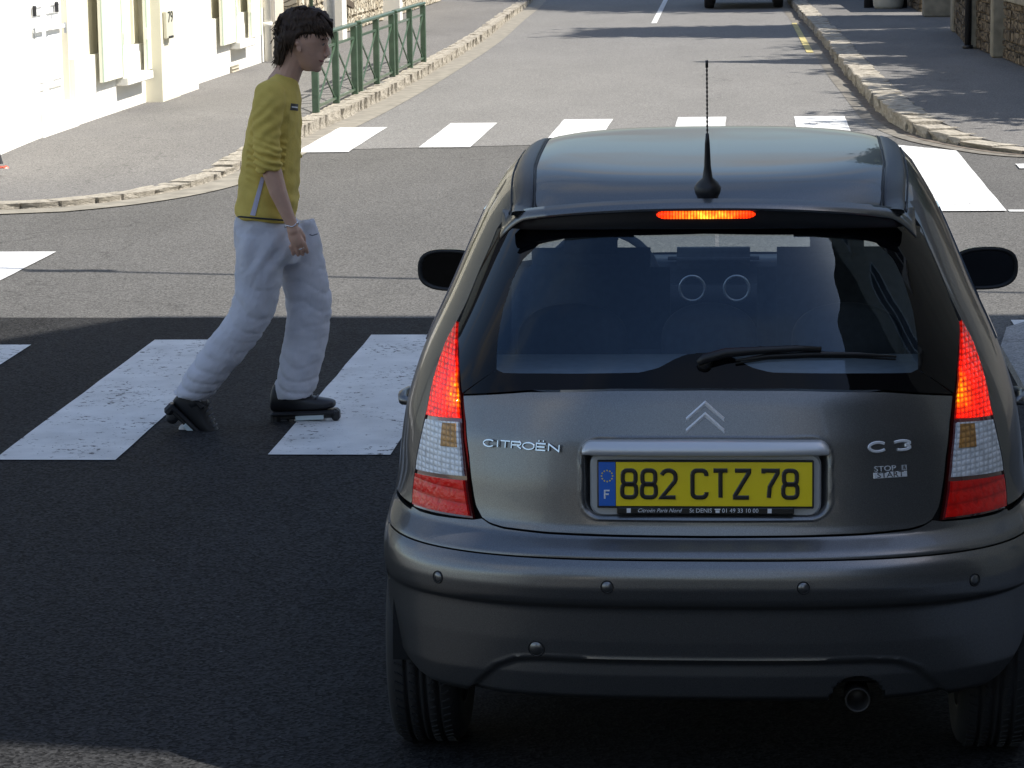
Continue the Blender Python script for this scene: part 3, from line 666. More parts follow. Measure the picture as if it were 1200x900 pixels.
oc = thing('overhead_cable', 'dark overhead cable slung across the junction between two wooden poles', 'cable', (0, 0, 0))
ca = [Vector((lerp(9.0, -9.0, k/24), lerp(14.87, 18.4, k/24), 6.5-.35*(1-(2*k/24-1)**2))) for k in range(25)]
tube('cable', ca, .028, M_darkiron, oc, 8); lathe('joint_sleeve', [(.05, -.25), (.06, 0), (.05, .25)], M_darkiron, oc, 12, 'X', tuple(ca[11]))
for x, y, lb_ in ((9.0, 14.87, 'wooden cable pole on the right beyond the gabled house'), (-9.0, 18.4, 'wooden cable pole on the left pavement corner')):
    t = thing('utility_pole', lb_, 'pole', (x, y, 0)); lathe('shaft', [(.15, 0), (.10, 7.2), (0, 7.25)], M_bark, t, 14); box('cross_arm', (0, 0, 6.55), (.1, 1.2, .1), M_bark, t)
# ------------------------------------------------------------------ street behind the camera (only seen in reflections)
M_pale = mat('pale_house_render', (.66, .62, .54), .9, var=.08, scale=2)
for i, (x0, x1, y0, y1, h, mt, lb_) in enumerate(((10.5, 19, 33, 44, 6.0, M_pale, 'pale house in the gardens behind the brown wall'), (10.5, 20, 50, 62, 6.8, M_beige, 'beige house in the gardens beyond the stone pier'), (-26, -15, 40, 56, 6.5, M_pale, 'pale house behind the sunlit stone wall'), (-17, -9, -34, -20, 6.5, M_pale, 'pale two storey house behind the camera on the left'), (9, 18, -40, -18, 7.5, M_beige, 'beige house behind the camera on the right'), (-14, -2, -72, -62, 7, M_white, 'white house closing the street far behind the camera'))):
    t = thing('house', lb_, 'house', (0, 0, 0))
    box('wall', ((x0+x1)/2, (y0+y1)/2, h/2), (x1-x0, y1-y0, h), mt, t)
    xm = (x0+x1)/2
    mesh_obj('roof', [(x0-.3, y0-.3, h), (x1+.3, y0-.3, h), (x1+.3, y1+.3, h), (x0-.3, y1+.3, h), (xm, y0-.3, h+3), (xm, y1+.3, h+3)], [(0, 4, 5, 3), (1, 2, 5, 4), (0, 1, 4), (3, 5, 2)], M_roof, t)
    for z in (1.7, 4.5):
        for k in range(3):
            xw = lerp(x0, x1, (k+.5)/3); f = box('window', (xw, y1+.02, z), (1.1, .08, 1.4), M_whitewood, t); box('pane', (0, .045, 0), (.9, .01, 1.2), M_wglass, f)
for i, (x, y, c, r_) in enumerate(((-7.5, -16, 5.5, 2.8), (-10.5, -45, 6, 4), (7.5, -14, 6.5, 3.0), (6.5, -30, 7.5, 3.5), (4.5, -52, 6, 4), (-4.5, -58, 5, 3.2))):
    tree(x, y, c*.5, c, r_, r_, r_*.9, ('spreading street tree behind the camera on the %s, %s' % (('left' if x < 0 else 'right'), ('near the pale house', 'far down the street', 'beside the annex', 'by the beige house', 'near the end of the street', 'in front of the white house')[i])), n=6000, ls=.22, seed=20+i)
# ================================================================== CAR
CX, CY = -0.1057, 6.7579
car = thing('car', 'dark grey metallic hatchback with yellow rear number plate and lit brake lights in the foreground', 'car', (CX, CY, 0))
def paint(name, col, metal=.85, rough=.30):
    mt, t, b = new_mat(name); N = t.nodes; L = t.links
    b.inputs['Base Color'].default_value = (*col, 1); b.inputs['Metallic'].default_value = metal; b.inputs['Roughness'].default_value = rough
    b.inputs['Coat Weight'].default_value = .42; b.inputs['Coat Roughness'].default_value = .02; b.inputs['Coat IOR'].default_value = 1.45; b.inputs['Specular Tint'].default_value = (.26, .26, .26, 1)
    tc = N.new('ShaderNodeTexCoord'); v = N.new('ShaderNodeTexNoise'); v.inputs['Scale'].default_value = 600; v.inputs['Detail'].default_value = 2; L.new(tc.outputs['Object'], v.inputs['Vector'])
    r = N.new('ShaderNodeValToRGB'); r.color_ramp.elements[0].position = .35; r.color_ramp.elements[1].position = .7
    r.color_ramp.elements[0].color = (*[c*.82 for c in col], 1); r.color_ramp.elements[1].color = (*[c*1.25 for c in col], 1)
    L.new(v.outputs['Fac'], r.inputs[0]); L.new(r.outputs[0], b.inputs['Base Color'])
    return mt
M_car = paint('grey_metallic_paint', (.205, .205, .203))
M_black = mat('black_plastic', (.012, .012, .013), .45, var=.1, scale=30)
M_gloss = mat('gloss_black', (.003, .003, .004), .03, spec=.2)
M_void = mat('underbody_black', (.004, .004, .004), .9)
M_seal = mat('rubber_seal', (.006, .006, .006), .6)
M_chrome = mat('chrome', (.72, .73, .74), .12, metal=1)
M_silver = mat('satin_silver', (.60, .61, .62), .35, metal=.45, coat=.4)
M_silverp = mat('silver_panel', (.46, .47, .475), .4, metal=.4, coat=.3)
M_plate = mat('plate_yellow', (.95, .72, .004), .35, coat=.5)
M_plblue = mat('plate_blue', (.01, .13, .55), .35, coat=.5)
M_plblack = mat('plate_black', (.008, .008, .008), .3, coat=.5)
M_pltxt = mat('plate_white', (.8, .8, .8), .5)
M_interior = mat('interior_cloth', (.05, .052, .058), .85, var=.2, scale=40)
M_shelf = mat('parcel_shelf', (.42, .45, .48), .85, var=.1, scale=30)
def glass_mat(name, tint, fres=1.0, tr=1.0):
    mt, t, b = new_mat(name); N = t.nodes; L = t.links; N.remove(b)
    T = N.new('ShaderNodeBsdfTransparent'); T.inputs[0].default_value = (*tint, 1)
    G = N.new('ShaderNodeBsdfGlossy'); G.inputs[0].default_value = (.62*fres, .80*fres, 1.0*fres, 1); G.inputs['Roughness'].default_value = .0
    f = N.new('ShaderNodeFresnel'); ge = N.new('ShaderNodeNewGeometry'); io = N.new('ShaderNodeMapRange'); io.inputs[3].default_value = 1.62; io.inputs[4].default_value = 1/1.62; L.new(ge.outputs['Backfacing'], io.inputs[0]); L.new(io.outputs[0], f.inputs[0])
    mx = N.new('ShaderNodeMixShader'); L.new(f.outputs[0], mx.inputs[0]); L.new(T.outputs[0], mx.inputs[1]); L.new(G.outputs[0], mx.inputs[2])
    L.new(mx.outputs[0], N['Material Output'].inputs[0]); return mt
M_glass = glass_mat('tinted_rear_glass', (.80, .86, .90))
M_sglass = glass_mat('side_glass', (.80, .86, .86))

# ---- body surface: plan-view slices, S(q, z); q 0..1 rear quarter (arc length), 1..2 side, 2..3 front quarter
Wt = [(.20, .80), (.26, .825), (.32, .836), (.42, .843), (.52, .846), (.60, .846), (.66, .838), (.72, .832), (.80, .828), (.90, .815), (1.0, .785), (1.06, .762), (1.18, .705), (1.30, .655), (1.38, .620), (1.42, .600), (1.45, .575)]
Rt = [(.20, .16), (.245, .10), (.275, .058), (.33, .040), (.42, .030), (.495, .026), (.508, .024), (.514, .012), (.53, .004), (.56, .0), (.59, .002), (.61, .008), (.622, .016), (.628, .024), (.634, .020), (.645, .030), (.658, .052), (.672, .075), (.70, .084), (.80, .092), (.90, .106), (1.0, .134), (1.026, .146), (1.10, .178), (1.2, .225), (1.3, .28), (1.38, .33), (1.42, .36), (1.45, .385)]
Lt = [(.20, .62), (.60, .66), (.66, .80), (.75, .92), (1.0, 1.0), (1.45, .95)]
Nt = [(.20, 3.0), (.62, 3.0), (.75, 3.1), (1.0, 3.1), (1.2, 2.9), (1.45, 2.6)]
Ft = [(.20, 3.75), (.30, 3.83), (.5, 3.85), (.65, 3.82), (.75, 3.74), (.85, 3.45), (.92, 3.10), (1.0, 2.95), (1.1, 2.78), (1.2, 2.60), (1.3, 2.42), (1.42, 2.18), (1.45, 2.1)]
def smooth_tab(tab, zs, k):
    y = np.interp(zs, [a for a, _ in tab], [b for _, b in tab])
    if k > 0:
        ker = np.ones(k)/k; yp = np.pad(y, k, mode='edge'); yp = np.convolve(np.convolve(yp, ker, 'same'), ker, 'same'); y = yp[k:-k]
    return y
ZS = np.arange(.20, 1.4501, .0025); NQ = 121
Wz = smooth_tab(Wt, ZS, 21); Rz_s = smooth_tab(Rt, ZS, 15); Rz_f = smooth_tab(Rt, ZS, 3); Lz = smooth_tab(Lt, ZS, 31); Nz = smooth_tab(Nt, ZS, 31); Fz = smooth_tab(Ft, ZS, 25)
blend = np.clip((ZS-.68)/.04, 0, 1); Rz = Rz_f*(1-blend)+Rz_s*blend
TABX = np.zeros((len(ZS), 3*NQ)); TABY = np.zeros_like(TABX)
th = np.linspace(0, pi/2, 1500)
for i in range(len(ZS)):
    W_, R_, L_, n_, F_ = Wz[i], Rz[i], Lz[i], Nz[i], Fz[i]
    x = W_*np.sin(th)**(2/n_); y = R_ + L_*(1-np.cos(th)**(2/n_))
    s = np.concatenate([[0], np.cumsum(np.hypot(np.diff(x), np.diff(y)))]); s /= s[-1]; q = np.linspace(0, 1, NQ)
    TABX[i, :NQ] = np.interp(q, s, x); TABY[i, :NQ] = np.interp(q, s, y)
    Lf = .75; y1 = R_+L_; y2 = max(F_-Lf, y1+.02)
    TABX[i, NQ:2*NQ] = W_; TABY[i, NQ:2*NQ] = np.linspace(y1, y2, NQ)
    x = W_*np.cos(th)**(2/2.6); y = y2 + (F_-y2)*(np.sin(th)**(2/2.6))
    s = np.concatenate([[0], np.cumsum(np.hypot(np.diff(x), np.diff(y)))]); s /= s[-1]
    TABX[i, 2*NQ:] = np.interp(q, s, x); TABY[i, 2*NQ:] = np.interp(q, s, y)
def _row(q):
    k = min(int(q), 2); f = (q-k)*(NQ-1); j = min(int(f), NQ-2); return k*NQ+j, f-j
def S(q, z, off=0.0):
    """signed q; returns car-local point"""
    sg = -1 if q < 0 else 1; q = min(abs(q), 2.9999)
    zi = (min(max(z, .2001), 1.4499)-.2)/.0025; i = min(int(zi), len(ZS)-2); fz = zi-i; j, fq = _row(q)
    def g(T): return lerp(lerp(T[i, j], T[i, j+1], fq), lerp(T[i+1, j], T[i+1, j+1], fq), fz)
    return Vector((sg*g(TABX), g(TABY), z))
def Nrm(q, z):
    e = .006; a = S(q+e, z)-S(q-e, z) if abs(q) > e else S(q+e, z)-S(q-e, z)
    b = S(q, z+.004)-S(q, z-.004); n = a.cross(b)
    n.normalize(); return n if n.dot(Vector((0, 1.5, z))-S(q, z)) < 0 else -n
def SO(q, z, off): return S(q, z) + Nrm(q, z)*off
# master BVH for px -> (q,z)
_v = []; _f = []
QS = np.concatenate([np.linspace(-2, -1, 30)[:-1], np.linspace(-1, 1, 241), np.linspace(1, 2, 30)[1:]]); ZM = np.arange(.21, 1.449, .006)
for z in ZM:
    for q in QS: _v.append(S(q, z))
nq = len(QS)
for i in range(len(ZM)-1):
    for j in range(nq-1): _f.append((i*nq+j, i*nq+j+1, (i+1)*nq+j+1, (i+1)*nq+j))
BV = BVHTree.FromPolygons(_v, _f)
def P(px, py):
    """pixel -> (q, z) on the body (near side, left traced then mirrored)"""
    o, d = ray(px, py); o = o - Vector((CX, CY, 0)); h, n, i, dist = BV.ray_cast(o, d)
    if h is None:
        h, n, i, dist = BV.find_nearest(o + d*(7.6))
    zi = int(round((h.z-.2)/.0025)); xs_ = np.concatenate([TABX[zi, :NQ], TABX[zi, NQ:2*NQ]]); ys_ = np.concatenate([TABY[zi, :NQ], TABY[zi, NQ:2*NQ]])
    k = int(np.argmin((xs_-abs(h.x))**2+(ys_-h.y)**2))
    if k < NQ:
        # refine
        a = max(0, k-1); b = min(NQ-1, k+1); seg = np.linspace(a, b, 41); xx = np.interp(seg, range(NQ), TABX[zi, :NQ]); yy = np.interp(seg, range(NQ), TABY[zi, :NQ])
        kk = seg[int(np.argmin((xx-abs(h.x))**2+(yy-h.y)**2))]; q = kk/(NQ-1)
    else: q = 1+(k-NQ)/(NQ-1)
    return (q if h.x > 0 else -q, h.z)
def PL(pts): return [P(*p) for p in pts]
def mir(pl): return [(-q, z) for q, z in pl]
def resamp(pl, n):
    a = np.array(pl, float); d = np.concatenate([[0], np.cumsum(np.hypot(np.diff(a[:, 0])*.9, np.diff(a[:, 1])))]); t = np.linspace(0, d[-1], n)
    return np.stack([np.interp(t, d, a[:, 0]), np.interp(t, d, a[:, 1])], 1)
def smooth_pl(pl, k=2):
    a = np.array(pl, float)
    for _ in range(k):
        b = a.copy(); b[1:-1] = .25*a[:-2]+.5*a[1:-1]+.25*a[2:]; a = b
    return a
def coons(bot, top, left, right, nu, nv, sm=0):
    """bot/top left->right, left/right bottom->top"""
    b = resamp(bot, nu); t = resamp(top, nu); l = resamp(left, nv); r = resamp(right, nv)
    if sm: b, t, l, r = smooth_pl(b, sm), smooth_pl(t, sm), smooth_pl(l, sm), smooth_pl(r, sm)
    u = np.linspace(0, 1, nu)[None, :, None]; v = np.linspace(0, 1, nv)[:, None, None]
    G = (1-v)*b[None]+v*t[None]+(1-u)*l[:, None]+u*r[:, None] - ((1-u)*(1-v)*b[0]+u*(1-v)*b[-1]+(1-u)*v*t[0]+u*v*t[-1])
    return G
def patch(name, G, off, mt, parent=car, skirt=.008, gap=.0, fld=None, smooth=True, inset=.0015):
    """mesh a (q,z) grid on the body; the rim is rolled inwards"""
    nv, nu, _ = G.shape; V = []; F = []
    Pt = [[None]*nu for _ in range(nv)]; Nn = [[None]*nu for _ in range(nv)]
    for i in range(nv):
        for j in range(nu):
            q, z = G[i, j]; n = Nrm(q, z); o_ = off + (fld(q, z) if fld else 0); Pt[i][j] = S(q, z)+n*o_; Nn[i][j] = n; V.append(Pt[i][j])
    for i in range(nv-1):
        for j in range(nu-1): F.append((i*nu+j, i*nu+j+1, (i+1)*nu+j+1, (i+1)*nu+j))
    if skirt > 0:
        rim = [(0, j) for j in range(nu)]+[(i, nu-1) for i in range(1, nv)]+[(nv-1, j) for j in range(nu-2, -1, -1)]+[(i, 0) for i in range(nv-2, 0, -1)]
        c = len(V)
        for (i, j) in rim: V.append(Pt[i][j]-Nn[i][j]*skirt)
        m_ = len(rim)
        for k in range(m_):
            a = rim[k]; b = rim[(k+1) % m_]; F.append((b[0]*nu+b[1], a[0]*nu+a[1], c+k, c+(k+1) % m_))
    o = mesh_obj(name, V, F, mt, parent, smooth)
    me = o.data; bm = bmesh.new(); bm.from_mesh(me); bmesh.ops.recalc_face_normals(bm, faces=bm.faces)
    for e in bm.edges:
        if len(e.link_faces) == 2 and e.calc_face_angle(0) > radians(42): e.smooth = False
    bm.to_mesh(me); bm.free()
    return o
def shrink(G, gu, gv):
    """pull the grid in a little for a panel gap (gu,gv fractions)"""
    nv, nu, _ = G.shape; c = G.copy()
    H = G.copy()
    H[:, 0] = lerp(G[:, 0], G[:, 1], gu); H[:, -1] = lerp(G[:, -1], G[:, -2], gu)
    H[0] = lerp(H[0], H[1], gv); H[-1] = lerp(H[-1], H[-2], gv); return H

# ---- feature lines traced on the left half of the photograph, mirrored to the right
g_out = PL([(583, 268), (575, 288), (562, 317), (548, 352), (537, 380)])           # outer edge of the glass, top -> lamp tip
l_out1 = PL([(536, 376), (524, 398), (512, 432), (502, 474), (499, 487)])
l_out2 = PL([(499, 489), (494, 510), (489, 533), (487, 551)])
l_out3 = PL([(487, 553), (484, 575), (483, 591)])
l_in1 = PL([(537, 376), (536, 400), (537, 430), (538, 460), (540, 491)])
l_in2 = PL([(540, 493), (543, 530), (546, 560)])
l_in3 = PL([(546, 562), (549, 585), (553, 606)])
l_bot = PL([(483, 591), (492, 597), (510, 602), (530, 605), (553, 607)])
tg_left = PL([(542, 463), (545, 495), (549, 535), (553, 570), (557, 592), (564, 606)])
tg_bot = PL([(564, 606), (574, 613), (590, 618), (640, 624), (720, 627.5), (825, 629)])
g_bot = PL([(541, 461), (620, 458.5), (720, 457), (825, 456.5)])
tip = g_out[-1]
zc = lambda pl: [(q, z) for q, z in pl]
def full(pl):               # left-half polyline (outer -> centre) to full line, left -> right
    pl = list(pl); pl[-1] = (0.0, pl[-1][1]); return pl + [(-q, z) for q, z in reversed(pl[:-1])]
# tailgate with the plate recess pressed in
RX, RZ0, RZ1, RR = .302, .718, .912, .045
def sd_rrect(x, z, hx, z0, z1, r):
    cz = (z0+z1)/2; dx = abs(x)-hx+r; dz = abs(z-cz)-(z1-z0)/2+r
    return math.hypot(max(dx, 0), max(dz, 0))+min(max(dx, dz), 0)-r
def tg_field(q, z):
    x = S(q, z).x; hx = RX+.012*(z-.72)/.19*0; d = sd_rrect(x, z, hx, RZ0, RZ1, RR)
    o_ = 0
    if d < 0: t = min(1, -d/.022); o_ -= .022*(t*t*(3-2*t))
    elif d < .006: o_ += .0018*(1-abs(d-.003)/.003)
    return o_
tg_left = list(reversed(tg_left)); tg_left[0] = tg_bot[0]; g_bot[0] = tg_left[-1]
G = coons(full(tg_bot), full(g_bot), tg_left, mir(tg_left), 260, 110, sm=3); G = shrink(G, .9, .7)
tailgate = patch('tailgate', G, 0, M_car, fld=tg_field, skirt=.012)
# rear glass: black border + clear pane
c_top = PL([(600, 330), (612, 305), (632, 286), (665, 279), (720, 276), (825, 274)])
c_left = PL([(582, 433), (583, 400), (589, 365), (600, 330)])
c_bot = PL([(582, 433), (590, 437), (640, 437.5), (700, 437.5), (750, 436.5), (772, 431), (790, 421), (805, 415), (825, 413)])
Gp = coons(full(c_bot), full(c_top), c_left, mir(c_left), 90, 40, sm=2)
pane = patch('rear_window', Gp, .0, M_glass, skirt=0)
g_top = [(g_out[0][0]*(1-k/14), g_out[0][1]+.050*sin(pi/2*k/14)**.7) for k in range(15)]
def ring_patch(name, outer, inner, n, m_, off, mt, parent, skirt=.008):
    """closed ring between two closed (q,z) loops with matching start"""
    a = resamp(outer+[outer[0]], n+1); b = resamp(inner+[inner[0]], n+1); V = []; F = []
    for k in range(n):
        for s in range(m_+1):
            q, z = lerp(a[k], b[k], s/m_); V.append(SO(q, z, off))
    for k in range(n):
        for s in range(m_):
            k2 = (k+1) % n; F.append((k*(m_+1)+s, k2*(m_+1)+s, k2*(m_+1)+s+1, k*(m_+1)+s+1))
    o = mesh_obj(name, V, F, mt, parent, True); bm = bmesh.new(); bm.from_mesh(o.data); bmesh.ops.recalc_face_normals(bm, faces=bm.faces); bm.to_mesh(o.data); bm.free(); return o
g_low_left = PL([(541, 460.5), (539, 440), (537.5, 410), (537, 382)])
# the border as four coons bands so that corners stay sharp
gl = [(q, z) for q, z in (list(reversed(g_out)))]           # bottom(tip) -> top
gl_full = g_low_left[:-1] + gl
gap_in = lambda pl, k: [(q*(1-k), z) for q, z in pl]
gl_full = gap_in(gl_full, .004)
bandL = coons([gl_full[0], c_left[0]], [gl_full[-1], c_left[-1]], gl_full, c_left, 14, 60, sm=1)
patch('window_border', bandL, .0, M_gloss, skirt=0)
bandR = bandL[:, ::-1].copy(); bandR[..., 0] *= -1
patch('window_border', bandR, .0, M_gloss, skirt=0)
gb = full(g_bot); gbu = [(q*.996, z+.003) for q, z in gb]
patch('window_border', coons(gbu, full(c_bot), [gbu[0], c_bot[0]], [gbu[-1], (-c_bot[0][0], c_bot[0][1])], 90, 8), .0, M_gloss, skirt=0)
patch('window_border', coons(full(c_top), full(g_top+[(0, g_top[-1][1])]), [c_top[0], gl_full[-1]], [(-c_top[0][0], c_top[0][1]), (-gl_full[-1][0], gl_full[-1][1])], 90, 8), .0, M_gloss, skirt=0)

# ---- body sides: quarter panels + doors + bonnet, windows cut out
def q_at_y(z, y):
    zi = min(int(round((z-.2)/.0025)), len(ZS)-1); yy = np.concatenate([TABY[zi, :NQ], TABY[zi, NQ+1:2*NQ]]); qq = np.concatenate([np.linspace(0, 1, NQ), np.linspace(1, 2, NQ)[1:]])
    return float(np.interp(y, yy, qq))
ZJ = .695      # bumper / wing joint height
QB = 1.08
outer = [(q*1.006, z) for q, z in (g_out[:-1]+l_out1+l_out2[1:]+l_out3[1:])]           # top -> bottom, left side (q negative)
outer = outer + [(outer[-1][0]*1.02, ZJ)]
ZR = 1.425
outer = [(outer[0][0]*.93, ZR)] + outer
lefts = list(reversed(outer))
def side_panel(sgn):
    A = [(abs(q), z) for q, z in lefts]
    B = [(QB, ZJ), (QB, ZR)]
    Gq = coons([A[0], B[0]], [A[-1], B[1]], A, B, 34, 110, sm=1)
    # align rows: B rows must follow the same heights as A
    for i in range(Gq.shape[0]):
        z0 = Gq[i, 0, 1]
        Gq[i, :, 1] = lerp(z0, z0, 0)
    Gq[..., 0] *= sgn
    return patch('quarter_panel', Gq, 0, M_car, skirt=.010)
side_panel(-1); side_panel(1)
WR, WF, WZ, AR = .645, 3.105, .303, .352
def arch(y):
    z = .245
    for yc in (WR, WF):
        if abs(y-yc) < AR: z = max(z, WZ+sqrt(AR*AR-(y-yc)**2))
    return z
def lower_side(sgn):
    # lower body from bumper edge to the front centre
    q0 = q_at_y(.5, .37); qs = np.concatenate([np.linspace(q0, 1, 40)[:-1], np.linspace(1, 2, 150)[:-1], np.linspace(2, 2.995, 40)])
    V = []; F = []; nr = 22
    for q in qs:
        y = S(q, .55).y; zb = arch(y); zt = ZJ-.004 if q < QB else .985
        for k in range(nr+1):
            z = lerp(zb, zt, k/nr); fl = -.002+.004*math.exp(-((math.hypot(y-WR, z-WZ)-AR)/.03)**2)+.006*math.exp(-((math.hypot(y-WF, z-WZ)-AR)/.03)**2) if y > 0 else 0
            V.append(SO(q*sgn, z, fl))
        V.append(SO(q*sgn, zb, -.06))
    st_ = nr+2
    for j in range(len(qs)-1):
        if (qs[j] < QB) != (qs[j+1] < QB): pass
        for k in range(nr): F.append((j*st_+k, (j+1)*st_+k, (j+1)*st_+k+1, j*st_+k+1))
        F.append((j*st_+nr+1, (j+1)*st_+nr+1, (j+1)*st_, j*st_))
    o = mesh_obj('body_side', V, F, M_car, car, True); bm = bmesh.new(); bm.from_mesh(o.data); bmesh.ops.recalc_face_normals(bm, faces=bm.faces)
    for e in bm.edges:
        if len(e.link_faces) == 2 and e.calc_face_angle(0) > radians(45): e.smooth = False
    bm.to_mesh(o.data); bm.free()
lower_side(-1); lower_side(1)
# greenhouse: painted frames and glass, from QB forwards
def greenhouse(sgn):
    qb = [QB, 1.10, 1.47, 1.52, 1.93, 2.12, 2.995]; zb = [.985, 1.03, 1.375, ZR]
    kinds = {(1, 1): 'side_window', (3, 1): 'side_window', (5, 1): 'windscreen'}
    for a in range(len(qb)-1):
        for b in range(3):
            kd = kinds.get((a, b))
            n1 = max(2, int((qb[a+1]-qb[a])*24)); n2 = 10 if b == 1 else 3
            G_ = np.array([[(lerp(qb[a], qb[a+1], j/n1)*sgn, lerp(zb[b], zb[b+1], i/n2)) for j in range(n1+1)] for i in range(n2+1)])
            if kd: patch(kd, G_, -.004, M_sglass, skirt=0)
            else: patch('pillar' if b == 1 else 'frame', G_, 0, M_black if (a == 2 and b == 1) else M_car, skirt=.0)
greenhouse(-1); greenhouse(1)
# quarter-panel window (rear door glass seen edge on, from y~.75)
for sgn in (-1, 1):
    G_ = np.array([[(lerp(lerp(.80, .90, i/10), 1.095, j/8)*sgn, lerp(1.045, 1.365, i/10)) for j in range(9)] for i in range(11)])
    patch('rear_door_window', G_, .0035, mat('dark_side_glass', (.01, .012, .014), .03, coat=1), skirt=.004)
# ---- roof: shallow dome on the top slice
V = []; F = []; nr = 24; qs = list(np.linspace(-2.999, 2.999, 260))
ccx = Vector((0, 1.45, ZR))
for i in range(nr+1):
    s = 1-(i/nr)
    for q in qs:
        b0 = S(q, ZR); p = ccx + (b0-ccx)*s
        r = s**12; p.z = ZR + .104*(1-r)*(1-.26*(max(0, 1.7-p.y)/1.25)**2)
        V.append(p)
for i in range(nr):
    for j in range(len(qs)-1): F.append((i*len(qs)+j, i*len(qs)+j+1, (i+1)*len(qs)+j+1, (i+1)*len(qs)+j))
    F.append((i*len(qs)+len(qs)-1, i*len(qs), (i+1)*len(qs), (i+1)*len(qs)+len(qs)-1))
roof = mesh_obj('roof', V, F, M_car, car, True); bm = bmesh.new(); bm.from_mesh(roof.data); bmesh.ops.recalc_face_normals(bm, faces=bm.faces); bm.to_mesh(roof.data)
RBV = BVHTree.FromBMesh(bm); bm.free()
def roofz(x, y):
    h = RBV.ray_cast(Vector((x, y, 3)), Vector((0, 0, -1)))[0]
    return h.z if h else ZR
# black roof strips (wide drip mouldings) with fine dark gaps
for sgn in (-1, 1):
    V = []; F = []; n = 50; prof = [(-.028, -.004), (-.026, .004), (-.018, .007), (0, .008), (.018, .007), (.026, .004), (.028, -.004)]
    for i in range(n+1):
        t = i/n; y = lerp(.47, 2.25, t); x = sgn*(interp(y, [(.45, .467), (.9, .495), (1.7, .512), (2.25, .50)]))
        for dx, dz in prof: V.append((x+dx, y, roofz(x+dx, y)+dz))
    m_ = len(prof)
    for i in range(n):
        for k in range(m_-1): F.append((i*m_+k, i*m_+k+1, (i+1)*m_+k+1, (i+1)*m_+k))
    F.append(tuple(range(m_))); F.append(tuple(range(n*m_, n*m_+m_)))
    o = mesh_obj('roof_strip', V, F, M_black, car, True)
    for dx in (-.032, .032):
        tube('strip_gap', [(sgn*interp(lerp(.47, 2.25, i/30), [(.45, .467), (.9, .495), (1.7, .512), (2.25, .50)])+dx, lerp(.47, 2.25, i/30), roofz(sgn*interp(lerp(.47, 2.25, i/30), [(.45, .467), (.9, .495), (1.7, .512), (2.25, .50)])+dx, lerp(.47, 2.25, i/30))+.0005) for i in range(31)], .0028, M_seal, o, 6)
# ---- spoiler
V = []; F = []; n = 96
def y_surf(x, z):
    zi = int(round((z-.2)/.0025)); return float(np.interp(abs(x), TABX[zi, :NQ], TABY[zi, :NQ]))
def sp_y(x): return min(y_surf(x, 1.41) - .052*max(0, 1-(abs(x)/.53)**4), .300+.205*(abs(x)/.53)**2.6)
def sp_prof(u):
    """u -1..1 across; section from the roof back over the rim and under"""
    x = .528*sin(u*pi/2)/sin(pi/2) if False else .528*u
    a = abs(u); bow = .145*a**2.6; crown = -.052*a**2.4; end = max(0, (a-.86)/.14)
    yb = sp_y(x); zt = 1.462+crown-.042*end**1.7; zb_ = 1.400+crown*.40+.004*end
    zb_ = min(zb_, zt-.006)
    pts = [(yb+.095, None), (yb+.08, None), (yb+.065, None), (yb+.05, zt+.012), (yb+.02, zt+.006), (yb+.006, zt+.001), (yb, zt-.007), (yb+.002, zt-.012), (yb+.012, zt-.016), (yb+.016, lerp(zt-.016, zb_+.006, .5)), (yb+.020, zb_+.005), (yb+.028, zb_), (yb+.045, zb_+.004), (yb+.08, zb_+.022)]
    out = []
    for y, z in pts:
        if z is None:
            z = roofz(x*.97, y)-.0015; t = (y-(yb+.05))/.045; z = lerp(zt+.012, z, min(1, max(0, t))**.8)
        out.append((x, y, z))
    return out
for i in range(n+1):
    V += sp_prof(-1+2*i/n)
m_ = 14
for i in range(n):
    for k in range(m_-1): F.append((i*m_+k, (i+1)*m_+k, (i+1)*m_+k+1, i*m_+k+1))
F.append(tuple(range(m_))); F.append(tuple(range(n*m_, n*m_+m_)))
spoiler = mesh_obj('spoiler', V, F, M_car, car, True); spoiler.data.materials.append(M_black)
for k, p in enumerate(spoiler.data.polygons):
    if k < n*(m_-1) and (k % (m_-1)) >= 7: p.material_index = 1
bm = bmesh.new(); bm.from_mesh(spoiler.data); bmesh.ops.recalc_face_normals(bm, faces=bm.faces)
for e in bm.edges:
    if len(e.link_faces) == 2 and (e.calc_face_angle(0) > radians(50)): e.smooth = False
bm.to_mesh(spoiler.data); bm.free()
